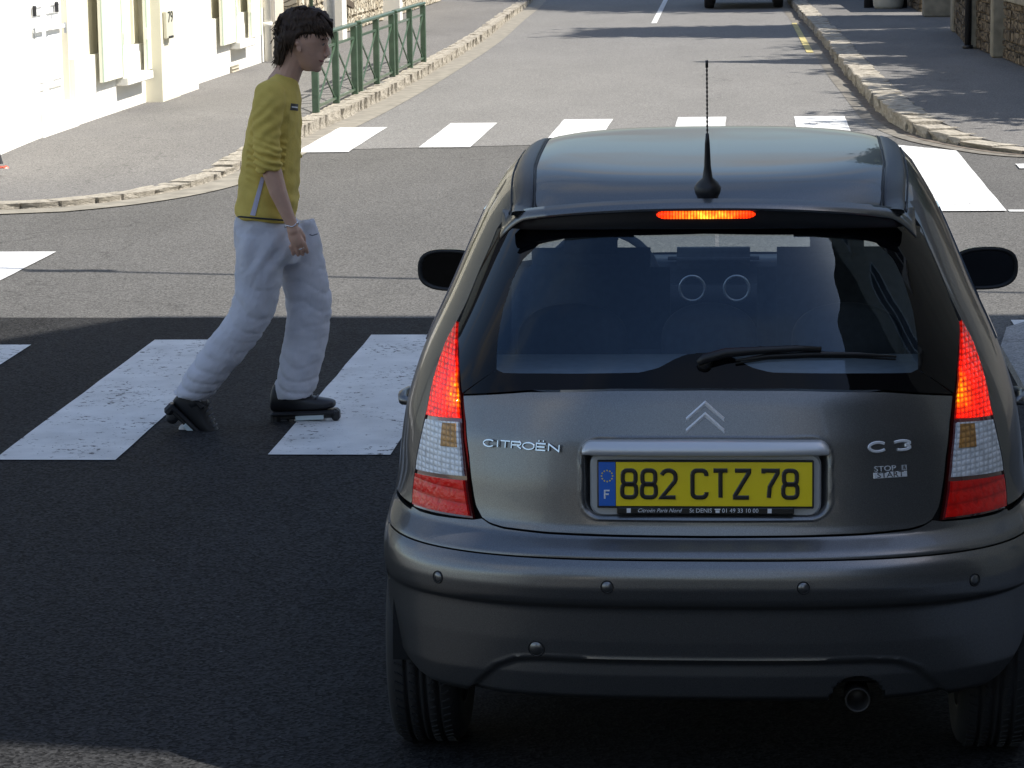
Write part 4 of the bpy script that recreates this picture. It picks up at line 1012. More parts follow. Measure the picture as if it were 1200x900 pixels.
def lens_mat(name, col, emit=0, ecol=(1, .05, .01), pat=170, hot=None, hotcol=(1, .45, .05), cells='grid', hotr=.05, rough=.12, dark=.35):
    """ribbed plastic lens: small square facets in relief; the bulb glow is painted as an emissive hot spot"""
    mt, t, b = new_mat(name); N = t.nodes; L = t.links
    b.inputs['Roughness'].default_value = rough; b.inputs['Coat Weight'].default_value = .22; b.inputs['Specular IOR Level'].default_value = .25; b.inputs['Base Color'].default_value = (*col, 1)
    tc = N.new('ShaderNodeTexCoord'); sx = N.new('ShaderNodeSeparateXYZ'); L.new(tc.outputs['Object'], sx.inputs[0])
    def math_(op, a, b_=None):
        x = N.new('ShaderNodeMath'); x.operation = op
        for i, v_ in enumerate((a, b_)):
            if v_ is None: continue
            if isinstance(v_, (int, float)): x.inputs[i].default_value = v_
            else: L.new(v_, x.inputs[i])
        return x.outputs[0]
    sxn = math_('ABSOLUTE', math_('SINE', math_('MULTIPLY', sx.outputs[0], pat*1.0)))
    szn = math_('ABSOLUTE', math_('SINE', math_('MULTIPLY', sx.outputs[2], pat*.9)))
    g = math_('MULTIPLY', sxn, szn) if cells == 'grid' else (szn if cells == 'rows' else sxn)
    g = math_('ADD', math_('MULTIPLY', g, .62), .38)
    nz = N.new('ShaderNodeTexNoise'); nz.inputs['Scale'].default_value = 55; nz.inputs['Detail'].default_value = 2; L.new(tc.outputs['Object'], nz.inputs['Vector'])
    g2 = math_('MULTIPLY', g, math_('MULTIPLY_ADD', nz.outputs['Fac'], 1.6)) if False else math_('MULTIPLY', g, math_('MULTIPLY', nz.outputs['Fac'], 1.8))
    r = N.new('ShaderNodeValToRGB'); r.color_ramp.elements[0].position = .12; r.color_ramp.elements[1].position = .75
    r.color_ramp.elements[0].color = (*[c*dark for c in col], 1); r.color_ramp.elements[1].color = (*[min(1, c*1.5) for c in col], 1)
    L.new(g2, r.inputs[0]); L.new(r.outputs[0], b.inputs['Base Color'])
    bp = N.new('ShaderNodeBump'); bp.inputs['Distance'].default_value = .003; bp.inputs['Strength'].default_value = .8; L.new(g2, bp.inputs['Height']); L.new(bp.outputs[0], b.inputs['Normal'])
    if emit > 0:  # bulb glow painted into the emission, fading away from the hot point
        vd = N.new('ShaderNodeVectorMath'); vd.operation = 'DISTANCE'; L.new(tc.outputs['Object'], vd.inputs[0]); vd.inputs[1].default_value = hot
        mr_ = N.new('ShaderNodeMapRange'); mr_.interpolation_type = 'SMOOTHSTEP'; mr_.inputs[1].default_value = 0; mr_.inputs[2].default_value = hotr; mr_.inputs[3].default_value = 1; mr_.inputs[4].default_value = 0; L.new(vd.outputs['Value'], mr_.inputs[0])
        mr2 = N.new('ShaderNodeMapRange'); mr2.inputs[1].default_value = 0; mr2.inputs[2].default_value = hotr*3.4; mr2.inputs[3].default_value = 1; mr2.inputs[4].default_value = .06; L.new(vd.outputs['Value'], mr2.inputs[0])
        r2 = N.new('ShaderNodeMixRGB'); r2.inputs[1].default_value = (*ecol, 1); r2.inputs[2].default_value = (*hotcol, 1); L.new(math_('MULTIPLY', mr_.outputs[0], g2), r2.inputs[0])
        L.new(r2.outputs[0], b.inputs['Emission Color'])
        gg = math_('POWER', g2, 1.3)
        L.new(math_('MULTIPLY', math_('MULTIPLY', gg, mr2.outputs[0]), emit), b.inputs['Emission Strength'])
    return mt
# third brake light
bl = []
V = []; F = []; nb = 40
for i in range(nb+1):
    u = -1+2*i/nb; x = .122*u; h = .0095*(1-max(0, (abs(u)-.86)/.14)**1.5*.75); y = sp_y(x)+.0125
    V += [(x, y+.004, 1.4375-h-.001), (x, y-.004, 1.4375-h), (x, y-.006, 1.4375), (x, y-.004, 1.4375+h), (x, y+.004, 1.4375+h+.001)]
for i in range(nb):
    for k in range(4): F.append((i*5+k, (i+1)*5+k, (i+1)*5+k+1, i*5+k+1))
M_bl = lens_mat('brake_light_lens', (.5, .01, .004), 2.3, (1, .03, .002), 420, hot=(0, .30, 1.4375), hotcol=(1, .36, .02), cells='cols', hotr=.11)
mesh_obj('brake_light', V, F, M_bl, spoiler, True)
# ---- rear bumper
def zbot(q):
    return interp(abs(S(q, .45).x), [(.64, .262), (.70, .270), (.74, .288), (.77, .318), (.795, .355), (.812, .40), (.828, .46), (.85, .54)])
val_pts = [(0, .376), (.40, .378), (.47, .372), (.52, .350), (.565, .305), (.60, .26)]
def bump_field(q, z):
    x = abs(S(q, z).x); o_ = 0
    zv = interp(x, val_pts)
    if x < .60:
        d = zv-z
        if d > 0: t = min(1, d/.018); t = t*t*(3-2*t); o_ -= .012*t*(1-.75*min(1, max(0, d-.01)/.09))
        elif d > -.008: o_ += .002*(1+d/.008)
    dd = math.hypot(x*(1 if S(q, z).x else 1)-.372, z-.262) if q > 0 else 9
    if dd < .066: o_ -= .06*min(1, (.066-dd)/.010)
    return o_
qe = q_at_y(.5, .40); cols = np.concatenate([np.linspace(-qe, -.6, 70)[:-1], np.linspace(-.6, .6, 170), np.linspace(.6, qe, 70)[1:]])
zr_rows = np.concatenate([np.linspace(0, .60, 50)[:-1], np.linspace(.60, .70, 14)[:-1], np.linspace(.70, 1, 26)])
Gb = np.zeros((len(zr_rows), len(cols), 2)); ZT = .6265
for i, v_ in enumerate(zr_rows):
    for j, q in enumerate(cols):
        zb_ = zbot(q); Gb[i, j] = (q, zb_ + (ZT-zb_)*v_)
zlev = np.concatenate([[.5085, .512, .516], np.linspace(.52, ZT, 22)])
# keep the crease rows at constant height
low = np.linspace(0, 1, 62)
Gb = np.zeros((len(low)+len(zlev), len(cols), 2))
for j, q in enumerate(cols):
    zb_ = zbot(q)
    for i, v_ in enumerate(low): Gb[i, j] = (q, lerp(min(zb_, .50), .505, v_))
    for i, z in enumerate(zlev): Gb[len(low)+i, j] = (q, z)
bumper = patch('rear_bumper', Gb, .0, M_car, fld=bump_field, skirt=.04)
# upper shelf of the bumper, from the groove up to tailgate and lamps
top_line = [(-q_at_y(ZJ, .80), ZJ-.006)] + [(-abs(l_bot[0][0])*1.015, l_bot[0][1]-.012)] + [(q, z-.004) for q, z in l_bot] + [(q, z-.0035) for q, z in tg_bot]
bot_line = [(q, ZT+.004) for q in np.linspace(-qe, 0, 30)]
Gs = coons(full(bot_line), full(top_line), [bot_line[0], top_line[0]], [(-bot_line[0][0], bot_line[0][1]), (-top_line[0][0], top_line[0][1])], 240, 24)
for j in range(Gs.shape[1]):           # columns follow the same q
    for i in range(Gs.shape[0]): Gs[i, j, 1] = lerp(Gs[0, j, 1], Gs[-1, j, 1], (i/(Gs.shape[0]-1))**.9)
def shelf_field(q, z): return 0
patch('bumper_shelf', Gs, .0, M_car, bumper, fld=None, skirt=.015)
# inner black shell behind the gaps
def shell(q0, q1, z0, z1, off, nq_, nz_):
    G_ = np.array([[(lerp(q0, q1, j/nq_), lerp(z0, z1, i/nz_)) for j in range(nq_+1)] for i in range(nz_+1)]); return G_
sh = patch('inner_shell', shell(-1.0, 1.0, .30, 1.0, 0, 120, 30), -.032, M_void, skirt=0)
for sgn in (-1, 1):
    patch('inner_shell', np.array([[(sgn*lerp(np.interp(lerp(1.0, 1.40, i/20), *zip(*sorted((z_, abs(q_)) for q_, z_ in c_left)))+.035, .80, j/20), lerp(1.0, 1.40, i/20)) for j in range(21)] for i in range(21)]), -.010, M_void, skirt=0)
# ---- tail lamps
M_red = lens_mat('tail_lens_red', (.42, .004, .002), 1.9, (1, .010, .001), 300, hot=(.612, .33, 1.00), hotcol=(1, .36, .0), hotr=.075, dark=.5)
M_redL = lens_mat('tail_lens_red_left', (.42, .004, .002), 1.9, (1, .010, .001), 300, hot=(-.612, .33, 1.00), hotcol=(1, .36, .0), hotr=.075, dark=.5)
M_redlow = lens_mat('tail_lens_red_low', (.62, .004, .002), 0, pat=110, cells='rows', dark=.7)
M_clear = lens_mat('tail_lens_clear', (.62, .63, .64), 0, pat=260, rough=.08, dark=.62)
M_amber = lens_mat('amber_bulb_cover', (.45, .22, .06), 0, pat=260)
M_lrim = mat('lamp_rim', (.10, .008, .008), .15, coat=1)
def lamp(sgn):
    A1 = l_out1; B1 = l_in1
    t = bpy.data.objects.new('tail_light', None)
    def sec(o_, i_, nv, off=.004):
        o_ = list(reversed(o_)); i_ = list(reversed(i_)); o_ = [(q*.994, z) for q, z in o_]; i_ = [(q*1.006, z) for q, z in i_]
        G_ = coons([o_[0], i_[0]], [o_[-1], i_[-1]], o_, i_, 16, nv, sm=1)
        if sgn > 0: G_ = G_[:, ::-1].copy(); G_[..., 0] *= -1
        return G_
    whole_o = l_out1+l_out2[1:]+l_out3[1:]; whole_i = l_in1+l_in2[1:]+l_in3[1:]
    Gw = sec([(q*1.004, z) for q, z in whole_o], [(q*.994, z) for q, z in whole_i], 50); Gw[0, :, 1] -= .002
    base = patch('tail_light', Gw, -.004, M_lrim, skirt=.012)
    def bulge(q, z): return 0
    patch('brake_lens', shrink(sec(l_out1, l_in1, 30), .25, .3), .004, M_red if sgn > 0 else M_redL, base, skirt=.008)
    patch('reverse_lens', shrink(sec(l_out2, l_in2, 18), .3, .5), .0035, M_clear, base, skirt=.008)
    Gl = sec(l_out3, l_in3, 14); 
    patch('fog_lens', shrink(Gl, .2, .3), .004, M_redlow, base, skirt=.008)
    # amber indicator block behind the inner half of the clear lens
    Ga = sec(l_out2, l_in2, 18); nu = Ga.shape[1]
    sl = Ga[9:17, nu-7:nu-1] if sgn < 0 else Ga[9:17, 1:7]
    patch('indicator_lens', sl, .0052, M_amber, base, skirt=.002)
    return base
lamp(-1); lamp(1)
# ---- things placed on the rear face
def face_pt(px, py):
    o, d = ray(px, py); o = o-Vector((CX, CY, 0)); h, n, i, dd = BV.ray_cast(o, d); q, z = P(px, py); return h, Nrm(q, z)
def frame_at(x, z, off=0.0):
    """matrix with local x right, y up along the surface, z outward"""
    # find q for x
    zi = int(round((z-.2)/.0025)); q = float(np.interp(abs(x), TABX[zi, :NQ], np.linspace(0, 1, NQ))); q = q if x >= 0 else -q
    p = S(q, z); n = Nrm(q, z); up = Vector((0, 0, 1)); yv = (up-n*up.dot(n)).normalized(); xv = yv.cross(n).normalized()
    p = p+n*off
    return Matrix(((xv.x, yv.x, n.x, p.x), (xv.y, yv.y, n.y, p.y), (xv.z, yv.z, n.z, p.z), (0, 0, 0, 1)))
def stroke_bm(bm, pts, w, d, closed=False, n=1):
    """ribbon letter stroke with bevelled top, in xy, height d"""
    P_ = [Vector((p[0], p[1], 0)) for p in pts]
    if closed: P_ = P_+[P_[0], P_[1]]
    m_ = len(P_); secs = []
    for i, p in enumerate(P_):
        if closed and i == m_-1: break
        a = P_[i-1] if i > 0 else (P_[m_-3] if closed else None); b = P_[i+1] if i < m_-1 else None
        t1 = (p-a).normalized() if a is not None else (b-p).normalized(); t2 = (b-p).normalized() if b is not None else t1
        t = (t1+t2); t = t.normalized() if t.length > 1e-6 else t1
        nn = Vector((-t.y, t.x, 0)); k = 1/max(.5, abs(nn.dot(Vector((-t1.y, t1.x, 0)))))
        hw = w/2*k
        secs.append([bm.verts.new(p+nn*hw), bm.verts.new(p+nn*hw*.92+Vector((0, 0, d*.7))), bm.verts.new(p+nn*hw*.55+Vector((0, 0, d))), bm.verts.new(p-nn*hw*.55+Vector((0, 0, d))), bm.verts.new(p-nn*hw*.92+Vector((0, 0, d*.7))), bm.verts.new(p-nn*hw)])
    for a, b in zip(secs[:-1], secs[1:]):
        for k in range(5): bm.faces.new((a[k], b[k], b[k+1], a[k+1]))
    if not closed: bm.faces.new(secs[0]); bm.faces.new(list(reversed(secs[-1])))
def arc(cx, cy, rx, ry, a0, a1, n=10): return [(cx+rx*cos(radians(lerp(a0, a1, k/n))), cy+ry*sin(radians(lerp(a0, a1, k/n)))) for k in range(n+1)]
def rrect_path(cx, cy, w_, h, r, n=4):
    o = []
    for (sx, sy, a) in ((1, 1, 0), (-1, 1, 90), (-1, -1, 180), (1, -1, 270)): o += arc(cx+sx*(w_/2-r), cy+sy*(h/2-r), r, r, a, a+90, n)
    return o
def glyph(ch, w_, h, r):
    """list of (points, closed)"""
    W2, H2 = w_/2, h/2
    if ch == '8':
        return [(rrect_path(0, H2*.5-.0005, w_*.92, H2+.001, r), True), (rrect_path(0, -H2*.5-.0005+.0005, w_, H2-.001+.001, r), True)]
    if ch == '2': return [(arc(0, H2-r*1.35, W2, r*1.35, 165, 0, 10)+[(W2, H2*.35), (W2*.85, H2*.15), (-W2, -H2), (W2, -H2)], False)]
    if ch == 'C': return [([(W2, H2-r*1.2)]+arc(W2-r, H2-r, r, r, 0, 90, 4)+arc(-W2+r, H2-r, r, r, 90, 180, 4)+arc(-W2+r, -H2+r, r, r, 180, 270, 4)+arc(W2-r, -H2+r, r, r, 270, 360, 4)+[(W2, -H2+r*1.2)], False)]
    if ch == 'T': return [([(-W2, H2), (W2, H2)], False), ([(0, H2), (0, -H2)], False)]
    if ch == 'Z': return [([(-W2, H2), (W2, H2), (W2, H2*.86), (-W2, -H2*.86), (-W2, -H2), (W2, -H2)], False)]
    if ch == '7': return [([(-W2, H2*.8), (-W2, H2), (W2, H2), (W2, H2*.8), (-W2*.1, -H2*.2), (-W2*.25, -H2)], False)]
# number plate
pm = frame_at(0, .803, -.004)
plate = box('number_plate', (0, 0, 0), (.526, .118, .006), M_plblack, car, bev=.002); plate.matrix_local = pm
# keep the plate nearly vertical, inside the recess
pm = Matrix.Translation((0, .0925, .8035)) @ Matrix.Rotation(radians(90-4), 4, 'X'); plate.matrix_local = pm
def on(parent, M): return Matrix.Translation(M) if not isinstance(M, Matrix) else M
b = box('plate_face', (.021, 0, .0035), (.476, .108, .003), M_plate, plate, bev=.001)
b = box('country_band', (-.2385, 0, .0035), (.041, .108, .003), M_plblue, plate, bev=.001)
xs_ = {'8a': -.185, '8b': -.137, '2': -.089, 'C': -.014, 'T': .037, 'Z': .089, '7': .158, '8c': .206}
for key, x in xs_.items():
    bm = bmesh.new()
    for pts, cl_ in glyph(key[0], .034, .066, .011): stroke_bm(bm, pts, .0108, .0035, cl_)
    bmesh.ops.recalc_face_normals(bm, faces=bm.faces)
    bm_obj('character', bm, M_plblack, plate, loc=(x, .001, .005))
bm = bmesh.new()
for pts in ([(-.006, -.010), (-.006, .010), (.006, .010)], [(-.006, .001), (.004, .001)]): stroke_bm(bm, pts, .004, .001)
bm_obj('country_letter', bm, M_pltxt, plate, loc=(-.2385, -.026, .005))
bm = bmesh.new()
for k in range(12):
    a = k*pi/6; c = Vector((.0135*cos(a), .0135*sin(a), 0)); r = bmesh.ops.create_circle(bm, cap_ends=True, segments=5, radius=.0021); bmesh.ops.translate(bm, verts=r['verts'], vec=c)
bm_obj('star_ring', bm, M_plate, plate, loc=(-.2385, .020, .0056))
ds = box('dealer_strip', (0, -.0655, .0045), (.43, .016, .006), M_plblack, plate, bev=.002)
def dtext(s, x, size, shear=0, xs=1.0): return text_mesh('lettering', s, size, M_pltxt, ds, Matrix.Translation((x, .001, .0034)), .0003, xs=xs, shear=shear)
dtext('Citroën Paris Nord', -.112, .0135, .35, 1.0); dtext('St DENIS', -.011, .0145); dtext('01 49 33 10 00', .085, .0145); 
for x in (-.186, .156): box('logo_square', (x, .001, .0034), (.010, .011, .001), M_pltxt, ds)
bm = bmesh.new(); box_bm(bm, (0, -.002, 0), (.010, .006, .001)); box_bm(bm, (0, .0035, 0), (.014, .003, .001)); bm_obj('telephone_symbol', bm, M_pltxt, ds, loc=(.030, .001, .0034))
# silver panel + handle bar in the recess
V = []; F = []
bm = bmesh.new()
path = rrect_path(0, 0, .562, .156, .030, 6); vs1 = [bm.verts.new((x, y, 0)) for x, y in path]; vs2 = [bm.verts.new((x*.985, y*.955, .006)) for x, y in path]
for k in range(len(path)): bm.faces.new((vs1[k], vs1[(k+1) % len(path)], vs2[(k+1) % len(path)], vs2[k]))
bm.faces.new(vs2); bmesh.ops.recalc_face_normals(bm, faces=bm.faces)
o = bm_obj('plate_holder', bm, M_silverp, car); o.matrix_local = Matrix.Translation((0, .1105, .800)) @ Matrix.Rotation(radians(86), 4, 'X')
V = []; F = []; n = 60
for i in range(n+1):
    u = -1+2*i/n; x = .300*u; a = abs(u); y = .085+.018*a**3; zt = .9115-.004*a**2-.014*max(0, (a-.93)/.07)**2; zb_ = .8745
    for yy, z in ((y+.03, zt), (y+.006, zt), (y-.002, zt-.004), (y-.010, lerp(zt, zb_, .5)), (y-.013, zb_+.004), (y-.008, zb_), (y+.03, zb_)): V.append((x, yy, z))
for i in range(n):
    for k in range(6): F.append((i*7+k, (i+1)*7+k, (i+1)*7+k+1, i*7+k+1))
F.append(tuple(range(7))); F.append(tuple(range(n*7, n*7+7)))
o = mesh_obj('handle_bar', V, F, M_silver, car, True); bm = bmesh.new(); bm.from_mesh(o.data); bmesh.ops.recalc_face_normals(bm, faces=bm.faces); bm.to_mesh(o.data); bm.free()
# chevron emblem
M_emb = mat('emblem_silver', (.86, .87, .88), .35, metal=.35, coat=.3)
emb = bpy.data.objects.new('emblem', None); COL.objects.link(emb); emb.parent = car; emb.matrix_local = frame_at(0, .968, .001)
for dyy in (.015, -.013):
    bm = bmesh.new(); T = .014
    prof_ = [(-.047, -.021), (0, .021), (.047, -.021)]
    lo = [(-.047, -.032), (0, .007), (.047, -.032)]
    up_ = [bm.verts.new((x, y, .001)) for x, y in prof_]; dn = [bm.verts.new((x, y, .001)) for x, y in lo]
    rid = [bm.verts.new((x*.97, (y+lo[k][1])/2+.001, .005)) for k, (x, y) in enumerate(prof_)]
    for k in range(2):
        bm.faces.new((up_[k], up_[k+1], rid[k+1], rid[k])); bm.faces.new((rid[k], rid[k+1], dn[k+1], dn[k]))
    bm.faces.new((up_[0], rid[0], dn[0])); bm.faces.new((up_[2], dn[2], rid[2]))
    bmesh.ops.recalc_face_normals(bm, faces=bm.faces)
    bm_obj('chevron', bm, M_emb, emb, loc=(0, dyy, 0))
# lettering CITROEN (with diaeresis) and C3, wide chrome capitals
def wide(ch, w_, h):
    W2, H2 = w_/2, h/2
    if ch == 'C': return [(arc(0, 0, W2, H2, 42, 318, 16), False)]
    if ch == 'I': return [([(0, -H2), (0, H2)], False)]
    if ch == 'T': return [([(-W2, H2), (W2, H2)], False), ([(0, H2), (0, -H2)], False)]
    if ch == 'R': return [([(-W2, -H2), (-W2, H2), (W2*.5, H2)]+arc(W2*.5, H2*.5, W2*.45, H2*.5, 90, -90, 6)+[(-W2, 0)], False), ([(0, 0), (W2, -H2)], False)]
    if ch == 'O': return [(arc(0, 0, W2, H2, 0, 345, 22), True)]
    if ch == 'E': return [([(W2, H2), (-W2, H2), (-W2, -H2), (W2, -H2)], False), ([(-W2, 0), (W2*.8, 0)], False)]
    if ch == 'N': return [([(-W2, -H2), (-W2, H2), (W2, -H2), (W2, H2)], False)]
    if ch == '3': return [([(-W2, H2*.75)]+arc(0, H2*.5, W2, H2*.5, 130, -60, 8)+arc(0, -H2*.5, W2, H2*.5, 60, -130, 8), False)]
nm = bpy.data.objects.new('nameplate', None); COL.objects.link(nm); nm.parent = car; nm.matrix_local = frame_at(-.452, .886, .001)
for ch, x, w_ in (('C', -.088, .030), ('I', -.064, .004), ('T', -.043, .026), ('R', -.013, .026), ('O', .020, .031), ('E', .054, .025), ('N', .089, .028)):
    bm = bmesh.new()
    for pts, c_ in wide(ch, w_, .0165): stroke_bm(bm, pts, .0046, .003, c_)
    if ch == 'E':
        for dx in (-.006, .006): stroke_bm(bm, [(dx, .0125), (dx, .0165)], .0045, .003)
    bmesh.ops.recalc_face_normals(bm, faces=bm.faces); bm_obj('letter', bm, M_chrome, nm, loc=(x, 0, 0))
nm = bpy.data.objects.new('model_badge', None); COL.objects.link(nm); nm.parent = car; nm.matrix_local = frame_at(.446, .886, .001)
for ch, x, w_ in (('C', -.030, .046), ('3', .034, .040)):
    bm = bmesh.new()
    for pts, c_ in wide(ch, w_, .022): stroke_bm(bm, pts, .0075, .0045, c_)
    bmesh.ops.recalc_face_normals(bm, faces=bm.faces); bm_obj('letter', bm, M_emb, nm, loc=(x, 0, 0))
bd = box('badge', (0, 0, 0), (.088, .0145, .002), M_emb, car, bev=.001); bd.matrix_local = frame_at(.449, .8175, .001)
text_mesh('lettering', 'START', .0185, M_plblack, bd, Matrix.Translation((0, 0, .0012)), .0003, xs=1.30)
text_mesh('lettering', 'STOP', .0185, M_emb, bd, Matrix.Translation((-.013, .0155, .0002)), .001, xs=1.30)
box('ampersand_square', (.037, .0155, .0004), (.013, .013, .002), M_silver, bd); text_mesh('lettering', '&', .013, M_plblack, bd, Matrix.Translation((.037, .0155, .0016)), .0003)
# parking sensors and tow cover
def disc(name, x, z, r, mt=M_car, off=.001):
    bm = bmesh.new(); lathe_bm(bm, [(0, .0002), (r*.90, .0002), (r*.93, -.001)], 24); bmesh.ops.recalc_face_normals(bm, faces=bm.faces)
    o = bm_obj(name, bm, mt, car, True); o.matrix_local = frame_at(x, z, off)
    bm = bmesh.new(); lathe_bm(bm, [(r*.90, -.002), (r*.92, .0006), (r*1.10, .0006), (r*1.14, -.002)], 24); o2 = bm_obj('ring', bm, M_seal, o, True)
for x, z in ((-.663, .559), (-.237, .5665), (.237, .5665), (.655, .560)): disc('parking_sensor', x, z, .0145)
disc('tow_cover', -.415, .397, .019)
# exhaust
o = lathe('exhaust_pipe', [(.020, .20), (.030, .20), (.031, .10), (.029, .096), (.026, .10), (.026, .18), (0, .18)], mat('pipe_steel', (.07, .065, .06), .5, metal=.6), car, 28, 'Y', (.372, 0, .262))
bm = bmesh.new(); lathe_bm(bm, [(.066, .095), (.064, .24), (0, .24)], 32, 'Y', (.372, .02, .262)); bmesh.ops.delete(bm, geom=[v for v in bm.verts if v.co.z < .255], context='VERTS'); bm_obj('exhaust_recess', bm, M_void, car, True)
# rear wiper
zp = 1.083; fr = frame_at(0, zp, 0)
wp = bpy.data.objects.new('wiper', None); COL.objects.link(wp); wp.parent = car
def gp(px, py, off):
    h, n = face_pt(px, py); return h + n*off
lathe_o = bmesh.new(); lathe_bm(lathe_o, [(.018, 0), (.017, .016), (.010, .024), (0, .025)], 24); bmesh.ops.recalc_face_normals(lathe_o, faces=lathe_o.faces)
o = bm_obj('pivot', lathe_o, M_black, wp, True); h, n = face_pt(826, 427); fm = frame_at(h.x, h.z, 0); o.matrix_local = fm
A_ = [gp(818, 429, .028), gp(826, 424, .030), gp(850, 417.5, .030), (gp(880, 415, .028)), gp(930, 412, .026), gp(960, 413, .024)]
tube('arm', A_, [.008, .012, .0125, .010, .008, .006], M_black, wp, 12)
B_ = [gp(862, 424, .012), gp(900, 419, .014), gp(950, 417, .014), gp(1000, 417.5, .013), gp(1047, 420, .012)]
tube('blade', B_, [.003, .007, .0075, .006, .003], M_black, wp, 10)
tube('blade_rubber', [p-Vector((0, .0, .007)) for p in B_], .0025, M_seal, wp, 6)
# antenna
az = 1.466; ay = .43; am = bpy.data.objects.new('antenna', None); COL.objects.link(am); am.parent = car
lathe('foot', [(.012, -.02), (.020, .004), (.032, .030), (.034, .042), (.027, .054), (.013, .068), (.0085, .10), (.0062, .16), (.004, .185)], M_black, am, 24)
bm = bmesh.new(); pts = [(0, 0, .18+.0022*k) for k in range(82)]
tube_bm(bm, pts, [.0022+.0007*sin(k*1.25) for k in range(82)], 8); bm_obj('whip', bm, M_black, am, True)
tube('tip', [(0, 0, .356), (0, 0, .374)], .0036, M_black, am, 8)
am.matrix_local = Matrix.Translation((.003, .44, 1.452)) @ Matrix.Rotation(radians(14), 4, 'X')
# base plate washer under the antenna foot
lathe('washer', [(0, .004), (.026, .003), (.030, -.004)], M_black, am, 24)
# wheels
M_alloy = mat('alloy_rim', (.35, .36, .37), .3, metal=.8)
def wheel(x, y):
    t = bpy.data.objects.new('wheel', None); COL.objects.link(t); t.parent = car; t.location = (x, y, .303)
    tp = [(.20, -.085), (.245, -.094), (.272, -.0935), (.290, -.086), (.2985, -.074)]
    for a in (-.066, -.040, -.036, -.012, -.008, .008, .012, .036, .040, .066): pass
    prof_ = tp + [(.302, -.050), (.3025, -.046), (.294, -.044), (.294, -.038), (.303, -.036), (.3035, -.014), (.295, -.012), (.295, -.006), (.3035, -.004), (.3035, .004), (.295, .006), (.295, .012), (.3035, .014), (.303, .036), (.294, .038), (.294, .044), (.3025, .046), (.302, .050)] + [(r, -h) for r, h in reversed(tp)]
    bm = bmesh.new(); lathe_bm(bm, prof_, 120, 'X', cap=False); ty = bm_obj('tyre', bm, M_rub, t, True)
    for e in ty.data.edges: pass
    bm = bmesh.new()
    for k in range(72):
        a = k*2*pi/72
        for hx in (-.060, .060, -.025, .025):
            R_ = Matrix.Rotation(a, 3, 'X'); c = R_ @ Vector((hx, 0, .3045)); box_bm(bm, c, (.024 if abs(hx) > .03 else .018, .0045, .0035), R_ @ Matrix.Rotation(.5*(1 if hx > 0 else -1), 3, 'Z'))
    tr = bm_obj('tread_blocks', bm, M_rub, ty); tag(tr, kind='stuff')
    sg = 1 if x > 0 else -1
    bm = bmesh.new(); lathe_bm(bm, [(.203, -.086), (.196, -.07), (.17, .0), (.196, .07), (.203, .086)], 48, 'X', cap=False); lathe_bm(bm, [(.165, -sg*.01), (.165, -sg*.012)], 32, 'X')
    lathe_bm(bm, [(0, sg*.055), (.05, sg*.06), (.055, sg*.05)], 24, 'X')
    for k in range(7):
        a = k*2*pi/7; R_ = Matrix.Rotation(a, 3, 'X'); box_bm(bm, R_ @ Vector((sg*.05, 0, .12)), (.02, .045, .17), R_, bev=.006)
    bm_obj('rim', bm, M_alloy, t, True)
for sx in (-1, 1):
    for y in (WR, WF): wheel(sx*.735, y)
# wheel wells and floor
box('floor_pan', (0, 1.95, .30), (1.2, 3.1, .10), M_void, car); box('rear_silencer', (0, .36, .34), (.95, .36, .09), M_void, car, bev=.02)
for sx in (-1, 1):
    for y in (WR, WF): 
        bm = bmesh.new()
        lathe_bm(bm, [(.350, -.15), (.350, .10)], 36, 'X', (sx*.65, y, WZ+.0)); 
        bmesh.ops.delete(bm, geom=[v_ for v_ in bm.verts if v_.co.z < .26], context='VERTS')
        bm_obj('wheel_arch_liner', bm, M_void, car, True)
